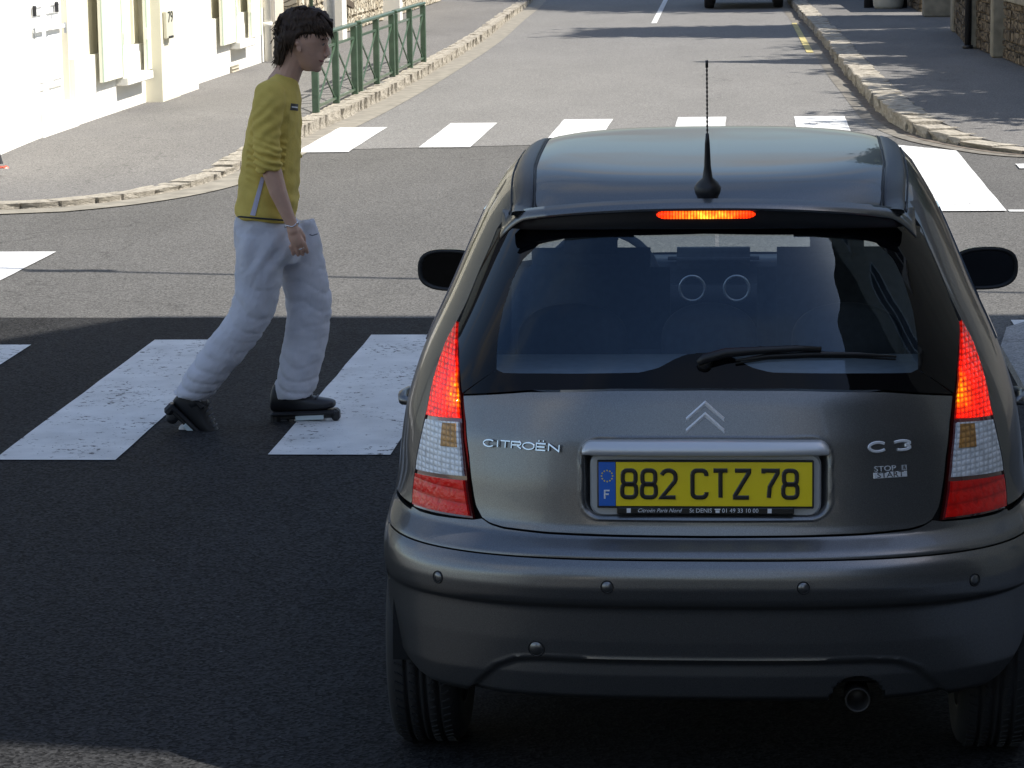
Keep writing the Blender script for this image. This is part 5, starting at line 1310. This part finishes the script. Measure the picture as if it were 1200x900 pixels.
# mirrors
for sx in (-1, 1):
    V = []; F = []; nn_, mm = 28, 12
    for j in range(mm+1):
        t = j/mm; ang = t*pi/2
        for k in range(nn_):
            a = 2*pi*k/nn_; e = 2/2.7
            cxn = abs(cos(a))**e*(1 if cos(a) > 0 else -1); szn = abs(sin(a))**e*(1 if sin(a) > 0 else -1)
            wdt = .104*(1-.10*(szn*.5+.5)*0); s_ = cos(ang)**.7 if j else 1
            V.append((cxn*wdt*s_, .11*sin(ang), szn*.0655*s_+.004*cxn*sx))
    for j in range(mm):
        for k in range(nn_): F.append((j*nn_+k, j*nn_+(k+1) % nn_, (j+1)*nn_+(k+1) % nn_, (j+1)*nn_+k))
    mo = mesh_obj('door_mirror', V, F, M_black, car, True, loc=(sx*.846, 2.30, 1.046)); F = None
    V = [(p[0]*.90, .006, p[2]*.88) for p in V[:nn_]]
    g = mesh_obj('mirror_glass', V, [tuple(range(nn_))], mat('mirror_silvering', (.03, .032, .035), .02, metal=1), mo)
    bmr = bmesh.new(); bm_ = [(cos(2*pi*k/40), sin(2*pi*k/40)) for k in range(40)]
    pr = []
    def sup(a, w_, h):
        e = 2/2.7; c, s_ = cos(a), sin(a); return Vector((abs(c)**e*(1 if c > 0 else -1)*w_, -.002, abs(s_)**e*(1 if s_ > 0 else -1)*h+.004*sx*abs(c)**e*(1 if c > 0 else -1)))
    R1 = [bmr.verts.new(sup(2*pi*k/40, .105, .0665)) for k in range(40)]; R2 = [bmr.verts.new(sup(2*pi*k/40, .095, .0585)+Vector((0, -.004, 0))) for k in range(40)]; R3 = [bmr.verts.new(sup(2*pi*k/40, .091, .055)+Vector((0, .008, 0))) for k in range(40)]
    for A, B in ((R1, R2), (R2, R3)):
        for k in range(40): bmr.faces.new((A[k], A[(k+1) % 40], B[(k+1) % 40], B[k]))
    bm_obj('mirror_rim', bmr, M_black, mo, True)
    cap = [v_ for v_ in mo.data.vertices]
    o = tube('mirror_arm', [(-sx*.03, .05, -.035), (-sx*.10, .06, -.055), (-sx*.16, .10, -.075)], [.03, .026, .035], M_black, mo, 12)
    # painted upper cap
    V2 = []; 
    tube_bm_ = bmesh.new()
    for j in range(9):
        for k in range(15):
            a = lerp(.12*pi, .88*pi, k/14); ang = lerp(.02, 1.2, j/8); e = 2/2.7
            c, s_ = cos(a), sin(a); V2.append((abs(c)**e*(1 if c > 0 else -1)*.1065*cos(ang)**.7, .112*sin(ang), s_**e*.0685*cos(ang)**.7+.004*sx*c))
    mesh_obj('mirror_cap', V2, [(j*15+k, j*15+k+1, (j+1)*15+k+1, (j+1)*15+k) for j in range(8) for k in range(14)], M_car, mo, True)
    # door handles
    zq = .855
    for hy in (1.05, 2.05):
        q_ = q_at_y(zq, hy); p = S(q_*sx, zq); bmh = bmesh.new(); tube_bm(bmh, [(sx*.0, -.09, 0), (sx*.022, -.075, .002), (sx*.030, 0, .004), (sx*.022, .075, .002), (sx*.0, .09, 0)], [.010, .014, .016, .014, .010], 10)
        bm_obj('door_handle', bmh, M_car, car, True, loc=p)
# ---- interior
def cushion(name, w_, d, h, loc, mt=M_interior, rx=0, r=.04, parent=car):
    bm = bmesh.new(); bmesh.ops.create_cube(bm, size=1)
    for v_ in bm.verts: v_.co = Vector((v_.co.x*w_, v_.co.y*d, v_.co.z*h))
    bmesh.ops.bevel(bm, geom=bm.edges[:], offset=min(r, d*.45, h*.45), segments=4, affect='EDGES')
    o = bm_obj(name, bm, mt, parent, True, loc=loc); o.rotation_euler = (rx, 0, 0); return o
slab('parcel_shelf', [(-.36, .235), (.36, .235), (.50, .36), (.57, .50), (.60, .76), (-.60, .76), (-.57, .50), (-.50, .36)], 1.0, 1.018, M_shelf, car)
bseat = cushion('rear_seat', 1.18, .14, .52, (0, .88, .75), rx=-.20, r=.06)
def arch_rest(name, w_, h, d, loc, parent):
    bm = bmesh.new(); n = 24
    def prof(sc, y):
        pts = [(-w_/2*sc, 0)] + [(-w_/2*sc*cos(pi*k/n), h*(.35+.65*sin(pi*k/n)**.8)*sc) for k in range(n+1)] + [(w_/2*sc, 0)]
        return [bm.verts.new((x, y, z)) for x, z in pts]
    R = [prof(.86, -d/2), prof(.97, -d/2+.015), prof(1, 0), prof(.97, d/2-.015), prof(.86, d/2)]
    for a, b in zip(R[:-1], R[1:]):
        for k in range(len(a)): bm.faces.new((a[k], a[(k+1) % len(a)], b[(k+1) % len(a)], b[k]))
    bm.faces.new(R[0]); bm.faces.new(list(reversed(R[-1]))); bmesh.ops.recalc_face_normals(bm, faces=bm.faces)
    return bm_obj(name, bm, M_interior, parent, True, loc=loc)
for x in (-.37, 0, .37): arch_rest('headrest', .30 if x else .26, .16, .10, (x, -.02, .225), bseat)
for x in (-.37, .37):
    s_ = cushion('front_seat', .48, .14, .66, (x, 1.78, .85), rx=-.25, r=.06); cushion('headrest', .26, .11, .22, (0, -.01, .42), r=.05, parent=s_)
    cushion('seat_base', .48, .5, .16, (0, .33, -.30), r=.06, parent=s_)
cushion('rear_seat_base', 1.22, .5, .2, (0, 1.12, .52), r=.06)
dash = cushion('dashboard', 1.30, .34, .24, (0, 2.77, .905), mat('dashboard_plastic', (.03, .033, .04), .6), r=.07)
cushion('instrument_hood', .30, .10, .07, (-.01, -.12, .135), M_interior, parent=dash, r=.03)
M_vent = mat('vent_silver', (.70, .71, .73), .35, metal=.6)
for x in (-.079, .066):
    bm = bmesh.new(); tube_bm(bm, [(.041*cos(2*pi*k/36), -.008, .041*sin(2*pi*k/36)) for k in range(37)], .0045, 8, cap=False); bm_obj('air_vent', bm, M_vent, dash, True, loc=(x, -.182, .043))
bm = bmesh.new(); 
ring = [(.185*cos(2*pi*k/36), 0, .185*sin(2*pi*k/36)) for k in range(37)]; tube_bm(bm, ring, .014, 8, cap=False); box_bm(bm, (0, .01, 0), (.34, .02, .05), bev=.01); lathe_bm(bm, [(.06, .0), (.055, -.02), (0, -.025)], 20, 'Y')
o = bm_obj('steering_wheel', bm, M_interior, car, True, loc=(-.37, 2.42, .98)); o.rotation_euler = (radians(-25), 0, 0)
cushion('rear_view_mirror', .22, .03, .06, (0, 2.35, 1.36), M_interior, r=.012)
# ================================================================== SKATER
PX, PY = -1.87, 12.0
man = thing('person', 'young man in yellow top and pale jeans striding over the crossing on inline skates', 'person', (PX, PY, .008))
def L2(px, py, dy=0.0):
    p = atY(px, py, PY+dy); return Vector((p.x-PX, dy, p.z-.008))
def ring_loft(bm, secs, n=20, e=2.0):
    """secs: (back px, front px, half width, y offset); ring in the plane of back-front and y"""
    rings = []
    for b, f, hw, dy in secs:
        B = L2(*b, dy); F_ = L2(*f, dy); c = (B+F_)/2; a = (F_-B)/2
        r = []
        for k in range(n):
            t = 2*pi*k/n; ct, st = cos(t), sin(t)
            ct = abs(ct)**(2/e)*(1 if ct > 0 else -1); st = abs(st)**(2/e)*(1 if st > 0 else -1)
            r.append(bm.verts.new(c + a*ct + Vector((0, hw*st, 0))))
        rings.append(r)
    for a, b in zip(rings[:-1], rings[1:]):
        for k in range(n): bm.faces.new((a[k], a[(k+1) % n], b[(k+1) % n], b[k]))
    bm.faces.new(rings[0]); bm.faces.new(list(reversed(rings[-1])))
def ball(bm, c, r, s=(1, 1, 1), rot=None):
    q = bmesh.ops.create_icosphere(bm, subdivisions=3, radius=1)
    M = Matrix.Translation(c) @ (rot.to_4x4() if rot else Matrix.Identity(4)) @ Matrix.Diagonal((r*s[0], r*s[1], r*s[2], 1)); bmesh.ops.transform(bm, matrix=M, verts=q['verts'])
def limb(bm, pts, n=16):
    """pts: (Vector, radius) tapered chain with round ends"""
    tube_bm(bm, [p for p, r in pts], [r for p, r in pts], n)
    for p, r in (pts[0], pts[-1]): ball(bm, p, r)
def fuse(name, bm, voxel, mt, parent, sm=4, disp=None, cut=None):
    bmesh.ops.recalc_face_normals(bm, faces=bm.faces)
    me = bpy.data.meshes.new('tmp'); bm.to_mesh(me); bm.free(); o = bpy.data.objects.new('tmp', me); COL.objects.link(o)
    m1 = o.modifiers.new('r', 'REMESH'); m1.mode = 'VOXEL'; m1.voxel_size = voxel; m1.use_smooth_shade = True
    if sm: m2 = o.modifiers.new('s', 'SMOOTH'); m2.factor = .5; m2.iterations = sm
    dg = bpy.context.evaluated_depsgraph_get(); me2 = bpy.data.meshes.new_from_object(o.evaluated_get(dg)); bpy.data.objects.remove(o)
    me2.name = name; me2.materials.clear(); me2.materials.append(mt)
    if disp:
        bm = bmesh.new(); bm.from_mesh(me2); bm.normal_update()
        cs = [v.co + v.normal*disp(v.co, v.normal) for v in bm.verts]
        for v, c in zip(bm.verts, cs): v.co = c
        if cut: bmesh.ops.delete(bm, geom=[v for v in bm.verts if cut(v.co)], context='VERTS')
        bm.to_mesh(me2); bm.free()
    me2.polygons.foreach_set('use_smooth', [True]*len(me2.polygons))
    o = bpy.data.objects.new(name, me2); COL.objects.link(o); o.parent = parent; return o
from mathutils import noise as mn
M_skin = mat('skin', (.56, .335, .24), .5, var=.12, scale=14)
M_skin.node_tree.nodes['Principled BSDF'].inputs['Subsurface Weight'].default_value = .05
M_hair = mat('dark_brown_hair', (.048, .029, .018), .62, spec=.3, var=.4, scale=60)
M_shirt = mat('yellow_jersey', (.66, .485, .105), .85, var=.12, scale=9, bump=.0015, bscale=120)
M_jean = mat('pale_denim', (.56, .555, .60), .85, var=.10, scale=7, bump=.0012, bscale=240)
M_skblack = mat('skate_black', (.012, .012, .014), .45)
M_frame = mat('skate_frame', (.55, .62, .63), .4, var=.1)
M_swheel = mat('skate_wheel', (.62, .60, .58), .5)
# --- body
bm = bmesh.new()
head = [((352, 11), (370, 12), .030, 0), ((341, 14), (379, 17), .056, 0), ((333, 20), (385, 25), .070, 0), ((329, 30), (387.5, 33), .077, 0), ((328, 40), (387, 42), .079, 0), ((330, 48), (384.5, 49), .077, 0), ((333, 55), (381.5, 54), .072, 0), ((337, 62), (379.5, 61), .066, 0), ((341, 68), (379.5, 68), .058, 0), ((345, 74), (377.5, 75), .049, 0), ((351, 79), (375, 80), .038, 0), ((357, 83), (371, 83.5), .026, 0)]
ring_loft(bm, head, 24, 2.2)
# neck
limb(bm, [(L2(345, 62), .060), (L2(341, 75), .056), (L2(336, 88), .058), (L2(330, 100), .066)])
# nose, brow, lips, chin, cheek
limb(bm, [(L2(380.5, 49), .010), (L2(382.8, 57), .0115), (L2(384.3, 62.5), .0125), (L2(380.5, 65), .014)]); ball(bm, L2(383.5, 65, -.009), .008); ball(bm, L2(383.5, 65, .009), .008)
ball(bm, L2(377.5, 69.5), .012, (.9, 1.9, .55)); ball(bm, L2(376, 74.5), .012, (.9, 1.8, .6)); ball(bm, L2(371.5, 80), .020, (1, 1.2, .85))
for s in (-1, 1):
    ball(bm, L2(368, 59, s*.040), .020, (1.1, .6, .9)); ball(bm, L2(382, 45.5, s*.028), .016, (.7, 1.5, .5))
    ball(bm, L2(350, 55, s*.076), .019, (.62, .35, 1.15)); ball(bm, L2(348, 50.5, s*.082), .014, (.75, .4, .8)); ball(bm, L2(351.5, 59, s*.078), .009, (.8, .5, 1))
# trunk (inside the clothes), arms, legs
ring_loft(bm, [((322, 95), (346, 102), .10, 0), ((310, 112), (345, 124), .16, 0), ((298, 150), (343, 155), .15, 0), ((292, 200), (341, 205), .14, 0), ((286, 245), (343, 250), .15, 0), ((284, 285), (352, 290), .155, 0)])
limb(bm, [(L2(314, 118, -.165), .050), (L2(314, 155, -.20), .043), (L2(316, 190, -.215), .040), (L2(320, 205, -.218), .0415), (L2(326, 225, -.222), .037), (L2(335, 247, -.228), .029), (L2(341.5, 262, -.23), .0245)])
limb(bm, [(L2(316, 118, .165), .050), (L2(318, 158, .20), .043), (L2(322, 195, .21), .040), (L2(328, 230, .21), .032), (L2(332, 258, .20), .025)])
def hand(bm, w, d, y, sgn):
    """w wrist point, d downwards direction in xz; curled relaxed hand"""
    d = d.normalized(); s = Vector((d.z, 0, -d.x)); s = -s if s.x < 0 else s      # s: towards the front
    yv = Vector((0, sgn, 0))
    limb(bm, [(w, .024), (w+d*.03, .026)])
    c = w+d*.055; ball(bm, c, .046, (.62, .42, 1.0), Matrix(((s.x, 0, d.x), (0, 1, 0), (s.z, 0, d.z))))
    ball(bm, w+d*.078+s*.004, .036, (.80, .42, .72), Matrix(((s.x, 0, d.x), (0, 1, 0), (s.z, 0, d.z))))
    for k, (off, ln) in enumerate(((.031, .9), (.0105, 1.0), (-.0095, .94), (-.0285, .76))):
        b = w+d*.092+s*off; k1 = b+d*.030*ln+s*.002+yv*.006; k2 = k1+d*.018*ln+yv*.018-s*.004; k3 = k2-d*.004+yv*.016-s*.006
        limb(bm, [(b, .0086), (k1, .0078), (k2, .0072), (k3, .0062)], 10)
    t0 = w+d*.035+s*.022+yv*.006; limb(bm, [(t0, .013), (t0+d*.028+s*.010+yv*.010, .0105), (t0+d*.052+s*.006+yv*.018, .0088)], 10)
wr = L2(341.5, 262, -.23); hand(bm, wr, L2(349, 290, -.23)-wr, -.23, 1)
wl = L2(332, 258, .20); hand(bm, wl, L2(336, 290, .20)-wl, .20, -1)
limb(bm, [(L2(305, 290, -.09), .085), (L2(300, 362, -.10), .058), (L2(262, 412, -.105), .050), (L2(228, 450, -.11), .040)])
limb(bm, [(L2(338, 290, .09), .085), (L2(362, 350, .09), .058), (L2(353, 410, .09), .050), (L2(345, 456, .09), .040)])
body = fuse('body', bm, .0038, M_skin, man, 2)
# eyes, brows, mouth
M_eye = mat('eye_white', (.22, .18, .16), .5); M_iris = mat('iris', (.03, .02, .012), .1); M_lip = mat('lips', (.25, .09, .075), .45)
for s in (-1, 1):
    e = lathe('eye', [(0, .0100), (.005, .0086), (.0086, .005), (.010, 0), (.0086, -.005), (0, -.010)], M_eye, man, 14, 'X'); e.location = L2(377.6, 51.4, s*.031)
    i = lathe('iris', [(0, .0106), (.0062, .0086)], M_iris, e, 12, 'X')
    tube('eyebrow', [L2(383.5, 46.5, s*.014)+Vector((.004, 0, 0)), L2(382, 44.8, s*.032)+Vector((.005, 0, 0)), L2(376, 46.5, s*.052)+Vector((.006, s*.004, 0))], [.004, .005, .003], M_hair, man, 8)
tube('mouth', [L2(379, 72, -.004), L2(377.2, 71.8, -.022), L2(372.5, 70.2, -.036)], [.0035, .0045, .0025], M_lip, man, 8)
tube('teeth', [L2(378.6, 72.4, 0), L2(377, 72.2, -.018)], [.0032, .0028], M_eye, man, 8)
# hair: cap plus many tapered locks
bm = bmesh.new()
ring_loft(bm, [((353, 7.5), (368, 8.5), .034, 0), ((338, 10.5), (381, 13), .066, 0), ((328, 17), (388, 22), .082, 0), ((324, 27), (390, 30), .090, 0), ((323, 36), (384, 37), .092, 0), ((322.5, 46), (362, 43), .090, 0), ((323, 56), (343, 55), .080, 0), ((322, 66), (338, 67), .066, 0), ((322, 74), (334, 76), .050, 0)], 26)
def hair_d(c, n): return .004*sin(c.x*260+6*mn.noise(c*22)) + .007*mn.noise(c*48)
hair = fuse('hair', bm, .006, M_hair, man, 2, hair_d)
bm = bmesh.new(); rr = random.Random(3)
def lock(a, b, c, w0):
    tube_bm(bm, [a, (a+b)/2+Vector((rr.uniform(-.004, .004), 0, rr.uniform(-.002, .004))), b, c], [w0, w0*.95, w0*.7, .0008], 6)
for k in range(90):                                         # fringe and sides, both sides of the head
    s = -1 if k % 2 else 1
    t = rr.random(); px = lerp(352, 388, t)
    a = L2(lerp(345, 378, t), lerp(16, 20, t)+rr.uniform(-3, 4), s*rr.uniform(.05, .084)*(1-.3*t)); b = L2(px+rr.uniform(-3, 3), 33+rr.uniform(-3, 3), s*rr.uniform(.080, .092)*(1-.28*t)); c = L2(px+rr.uniform(1, 6)*(1 if t > .4 else -.6), lerp(43, 44, t)+rr.uniform(-3, 4), s*.083*(1-.32*t)); lock(a, b, c, .006)
for k in range(16):
    y = rr.uniform(-.05, .05); a = L2(376, 14+rr.uniform(0, 4), y); b = L2(388+rr.uniform(-1, 1.5), 27, y*1.15); c = L2(388+rr.uniform(-2, 2), 38+rr.uniform(-3, 4), y*1.25); lock(a, b, c, .006)
for k in range(110):                                        # nape and back, flicking outwards
    ang = rr.uniform(-1, 1); y = ang*.088; bx = 326+10*abs(ang)**1.5
    y0 = rr.uniform(28, 56); a = L2(bx-1, y0, y*.95); b = L2(bx-2+rr.uniform(-2, 1), y0+12, y); c = L2(bx+rr.uniform(-8, 1), y0+rr.uniform(19, 26), y*1.03); lock(a, b, c, .0045)
for k in range(60):
    y = rr.uniform(-.06, .06); bx = rr.uniform(323, 334)+abs(y)*60; a = L2(bx, 58+rr.uniform(-3, 5), y); b = L2(bx-1, 68, y); c = L2(bx+rr.uniform(-8, 2), 75+rr.uniform(-3, 5), y*1.1); lock(a, b, c, .0045)
for s in (-1, 1):
    for k in range(14):
        bx = rr.uniform(334, 347); a = L2(bx, 36, s*.086); b = L2(bx-1, 48, s*.090); c = L2(bx-3+rr.uniform(-2, 2), 60+rr.uniform(-4, 8), s*.080); lock(a, b, c, .006)
for k in range(150):
    a_ = rr.uniform(-.2, .72)*pi; s = rr.uniform(-.08, .08); R0 = 33; cx_, cy_ = 354, 40
    p0 = (cx_-R0*.86*cos(a_), cy_-R0*.86*max(-.9, sin(a_))); p1 = (cx_-R0*1.02*cos(a_+.25), cy_-R0*.98*sin(a_+.25)); p2 = (p1[0]+rr.uniform(-3, 3)-2, p1[1]+rr.uniform(0, 8))
    if p1[0] < 378: lock(L2(*p0, s*.8), L2(*p1, s*.8), L2(*p2, s*.85), .0028)
o = bm_obj('hair_locks', bm, M_hair, hair, True); tag(o, kind='stuff')
# --- shirt
bm = bmesh.new()
ring_loft(bm, [((323, 84), (346, 92), .066, 0), ((320, 88), (349, 96), .080, 0), ((310, 98), (350, 107), .155, 0), ((301, 112), (351, 124), .192, 0), ((293, 138), (352, 148), .190, 0), ((287, 170), (351, 178), .178, 0), ((283, 205), (350, 212), .172, 0), ((279, 236), (348, 243), .178, 0), ((276, 251), (346, 259), .182, 0)], 40, 2.3)
sl = [(L2(316, 112, -.150), .066), (L2(314, 128, -.185), .064), (L2(313, 150, -.205), .058), (L2(313, 168, -.212), .056), (L2(314, 180, -.217), .060), (L2(314, 186, -.218), .054), (L2(315, 191, -.220), .059), (L2(316, 198, -.221), .054), (L2(316.5, 201, -.221), .052)]
tube_bm(bm, [p for p, r in sl], [r for p, r in sl], 20); ball(bm, sl[0][0], sl[0][1])
sl2 = [(Vector((p.x+.01, -p.y-.01, p.z)), r) for p, r in sl]; tube_bm(bm, [p for p, r in sl2], [r for p, r in sl2], 20); ball(bm, sl2[0][0], sl2[0][1])
el = L2(314, 188, -.218)
def shirt_d(c, n):
    d = .006*mn.noise(Vector((c.x*9, c.y*9, c.z*4)))
    # gathered folds round the pushed-up sleeve
    if c.y < -.14 or c.y > .15:
        k = math.exp(-((c.z-el.z)/.075)**2); d += .0055*k*sin((c.z+c.x*.35+.01*mn.noise(c*18))*210)
        k2 = math.exp(-((c.z-el.z-.17)/.09)**2); d += .003*k2*sin((c.z-c.x*.9+.02*mn.noise(c*12))*110)
    k3 = math.exp(-((c.z-.92)/.14)**2); d += .004*k3*sin((c.z*.8+c.x*.7)*70+3*mn.noise(c*8))
    d += .0045*mn.noise(Vector((c.x*24+c.z*10, c.y*20, c.z*22)))
    return d
shirt = fuse('shirt', bm, .0065, M_shirt, man, 3, shirt_d)
M_badge = mat('badge_black', (.01, .01, .01), .6); M_lilac = mat('lilac_stripe', (.50, .48, .60), .8)
def shirt_patch(name, pts, mt, off=.004):
    bv = None; V = []
    tree_ = BVHTree.FromPolygons([v.co for v in shirt.data.vertices], [p.vertices for p in shirt.data.polygons])
    grid = []
    n1, n2 = 10, 26
    for i in range(n2+1):
        for j in range(n1+1):
            a = Vector(pts[0]).lerp(Vector(pts[1]), j/n1); b = Vector(pts[3]).lerp(Vector(pts[2]), j/n1); p = a.lerp(b, i/n2)
            o_, d_ = ray(p.x, p.y); o_ = o_-Vector((PX, PY, .008)); h = tree_.ray_cast(o_, d_)[0]
            if h is None: h = tree_.find_nearest(L2(p.x, p.y))[0]
            V.append(h-d_*off)
    F = [(i*(n1+1)+j, i*(n1+1)+j+1, (i+1)*(n1+1)+j+1, (i+1)*(n1+1)+j) for i in range(n2) for j in range(n1)]
    return mesh_obj(name, V, F, mt, shirt, True)
shirt_patch('side_stripe', [(306, 207), (310, 209), (299, 253), (293, 252)], M_lilac)
shirt_patch('chest_badge', [(341, 121), (349.5, 122), (349.5, 130), (340, 129)], M_badge, .003)
shirt_patch('badge_mark', [(342, 124.5), (349, 125.2), (349, 126.8), (342, 126)], mat('badge_white', (.7, .7, .7), .6), .005)
# --- trousers
bm = bmesh.new()
ring_loft(bm, [((278, 250), (345, 256), .168, 0), ((276, 262), (352, 264), .178, 0), ((275, 285), (358, 285), .180, 0), ((277, 305), (352, 308), .165, 0)], 36, 2.3)
ring_loft(bm, [((276, 272), (335, 280), .10, -.085), ((277, 305), (333, 310), .105, -.09), ((275, 335), (331, 335), .10, -.095), ((271, 358), (325, 352), .095, -.10), ((262, 375), (318, 375), .092, -.10), ((247, 394), (306, 395), .092, -.105), ((232, 414), (290, 416), .090, -.105), ((219, 434), (271, 438), .088, -.11), ((208, 452), (254, 460), .084, -.11), ((203, 461), (243, 471), .082, -.11)], 28)
ring_loft(bm, [((318, 268), (368, 256), .10, .085), ((322, 295), (374, 285), .105, .09), ((328, 322), (381, 312), .10, .09), ((334, 345), (387, 340), .096, .09), ((337, 365), (388, 366), .092, .09), ((333, 390), (386, 392), .090, .09), ((328, 415), (381, 418), .088, .09), ((323, 438), (374, 440), .086, .09), ((321, 455), (370, 456), .084, .09), ((323, 468), (366, 464), .080, .09)], 28)
kn1 = L2(300, 365, -.1); kn2 = L2(365, 350, .09); an1 = L2(228, 450, -.11); an2 = L2(345, 452, .09)
def jean_d(c, n):
    d = .008*mn.noise(Vector((c.x*6, c.y*6, c.z*5)))
    for k_, amp, fr in ((kn1, .010, 62), (kn2, .009, 62), (an1, .011, 85), (an2, .011, 85)):
        r = (c-k_).length; w_ = math.exp(-(r/.13)**2)
        u = c.z*.95+c.x*(.45 if k_ in (kn1, an1) else .12); d -= amp*w_*(1-abs(sin(u*fr*.62+c.y*9*mn.noise(c*3)+3.2*mn.noise(c*5.5))))**2.2*1.15
    k3 = math.exp(-((c.z-.78)/.10)**2); d += .006*k3*sin((c.z*.5-c.x*.9)*75+3*mn.noise(c*7))
    d += .006*mn.noise(Vector((c.x*15+c.z*9, c.y*15, c.z*15))) + .004*abs(mn.noise(Vector((c.x*40-c.z*22, c.y*30, c.z*30))))
    return d
jeans = fuse('trousers', bm, .008, M_jean, man, 3, jean_d)
tube('belt', [L2(279, 254, -.175)]+[L2(lerp(282, 343, k/6), lerp(254, 259, k/6), -.185) for k in range(7)], .004, M_skblack, jeans, 6)
tube('pocket_seam', [L2(363, 275, -.0), L2(366, 276, .01), L2(372, 274, .03)], .0022, mat('seam_dark', (.08, .09, .12), .8), jeans, 6)
for nm_, a, b, c, y in () and (('hem', (203, 461), (222, 466), (243, 471), -.11), ('hem', (323, 468), (345, 467), (366, 464), .09)):
    cc = L2(*b, y); A = L2(*a, y); C_ = L2(*c, y); pts = [cc+(C_-A)/2*cos(2*pi*k/20)*1.01+Vector((0, .085*sin(2*pi*k/20), 0)) for k in range(21)]
    tube(nm_, pts, .0045, M_jean, jeans, 6)
# bracelet and ring
c = wr+Vector((.0, 0, -.006)); dd = (L2(349, 290, -.23)-wr).normalized(); s_ = Vector((dd.z, 0, -dd.x)); 
tube('bracelet', [c+s_*.030*cos(2*pi*k/20)+Vector((0, .026*sin(2*pi*k/20), 0))+dd*.006*sin(k) for k in range(21)], .0028, M_chrome, man, 6)
q = wr+dd*.112+(-s_ if s_.x < 0 else s_)*.010
tube('finger_ring', [q+s_*.0098*cos(2*pi*k/12)+Vector((0, .0098*sin(2*pi*k/12)+.004, 0)) for k in range(13)], .0022, M_chrome, man, 6)
# --- skates
def skate(heel, toe, y, label=None):
    """heel and toe: ground-side ends of the frame line in px; built along the foot"""
    H = L2(*heel, y); T_ = L2(*toe, y); f = (T_-H); Ln = f.length; f.normalize(); u = Vector((-f.z, 0, f.x)); u = -u if u.z < 0 else u
    R_ = Matrix(((f.x, 0, u.x), (0, 1, 0), (f.z, 0, u.z)))
    t = bpy.data.objects.new('inline_skate', None); COL.objects.link(t); t.parent = man; t.matrix_local = Matrix.Translation(H) @ R_.to_4x4()
    # boot (local x forward, z up, origin at the heel on the ground line)
    bm = bmesh.new(); rings = []
    for x, z0, z1, hw in ((-.012, .085, .120, .028), (.0, .078, .20, .044), (.04, .075, .215, .050), (.085, .075, .20, .050), (.12, .075, .165, .049), (.16, .075, .145, .050), (.21, .078, .132, .050), (.25, .082, .126, .044), (.275, .090, .116, .028)):
        rings.append([bm.verts.new((x, hw*(abs(cos(a))**.8)*(1 if cos(a) > 0 else -1), lerp(z0, z1, .5+.5*sin(a)))) for a in [2*pi*k/20 for k in range(20)]])
    for a, b in zip(rings[:-1], rings[1:]):
        for k in range(20): bm.faces.new((a[k], a[(k+1) % 20], b[(k+1) % 20], b[k]))
    bm.faces.new(rings[0]); bm.faces.new(rings[-1]); bmesh.ops.recalc_face_normals(bm, faces=bm.faces)
    boot = bm_obj('boot', bm, M_skblack, t, True); sub = boot.modifiers.new('s', 'SUBSURF'); sub.levels = 1; sub.render_levels = 2
    tube('cuff', [(.062, 0, .13), (.064, 0, .16), (.066, 0, .185)], [.050, .052, .050], M_skblack, t, 24)
    box('soul_plate', (.135, 0, .070), (.285, .085, .020), M_skblack, t, bev=.008)
    box('frame', (.14, 0, .056), (.25, .034, .028), M_skblack, t, bev=.006)
    box('frame_plate', (.160, -.026, .052), (.125, .014, .026), M_frame, t, bev=.003); box('frame_plate', (.160, .026, .046), (.125, .012, .022), M_frame, t, bev=.003)
    box('toe_block', (.272, 0, .055), (.035, .060, .055), M_skblack, t, bev=.012); box('heel_block', (.008, 0, .052), (.04, .060, .055), M_skblack, t, bev=.012)
    for x, m_ in ((.04, M_skblack), (.115, M_swheel), (.18, M_skblack), (.235, M_swheel)):
        w_ = lathe('wheel', [(.006, -.012), (.020, -.0115), (.0265, -.006), (.028, 0), (.0265, .006), (.020, .0115), (.006, .012)], m_, t, 22, 'Y'); w_.location = (x, 0, .028)
    for k in range(5): tube('lace', [(.105+.022*k, -.034, .168-.008*k), (.108+.022*k, 0, .188-.013*k+.004), (.105+.022*k, .034, .168-.008*k)], .0035, mat('lace_grey', (.10, .10, .11), .7) if k == 0 else bpy.data.materials['lace_grey'], boot, 6)
    box('strap', (.085, 0, .165), (.045, .119, .022), M_skblack, t, bev=.006)
    return t
skate((322, 503), (398, 500), .09)
skate((189, 487), (226, 523), -.11)
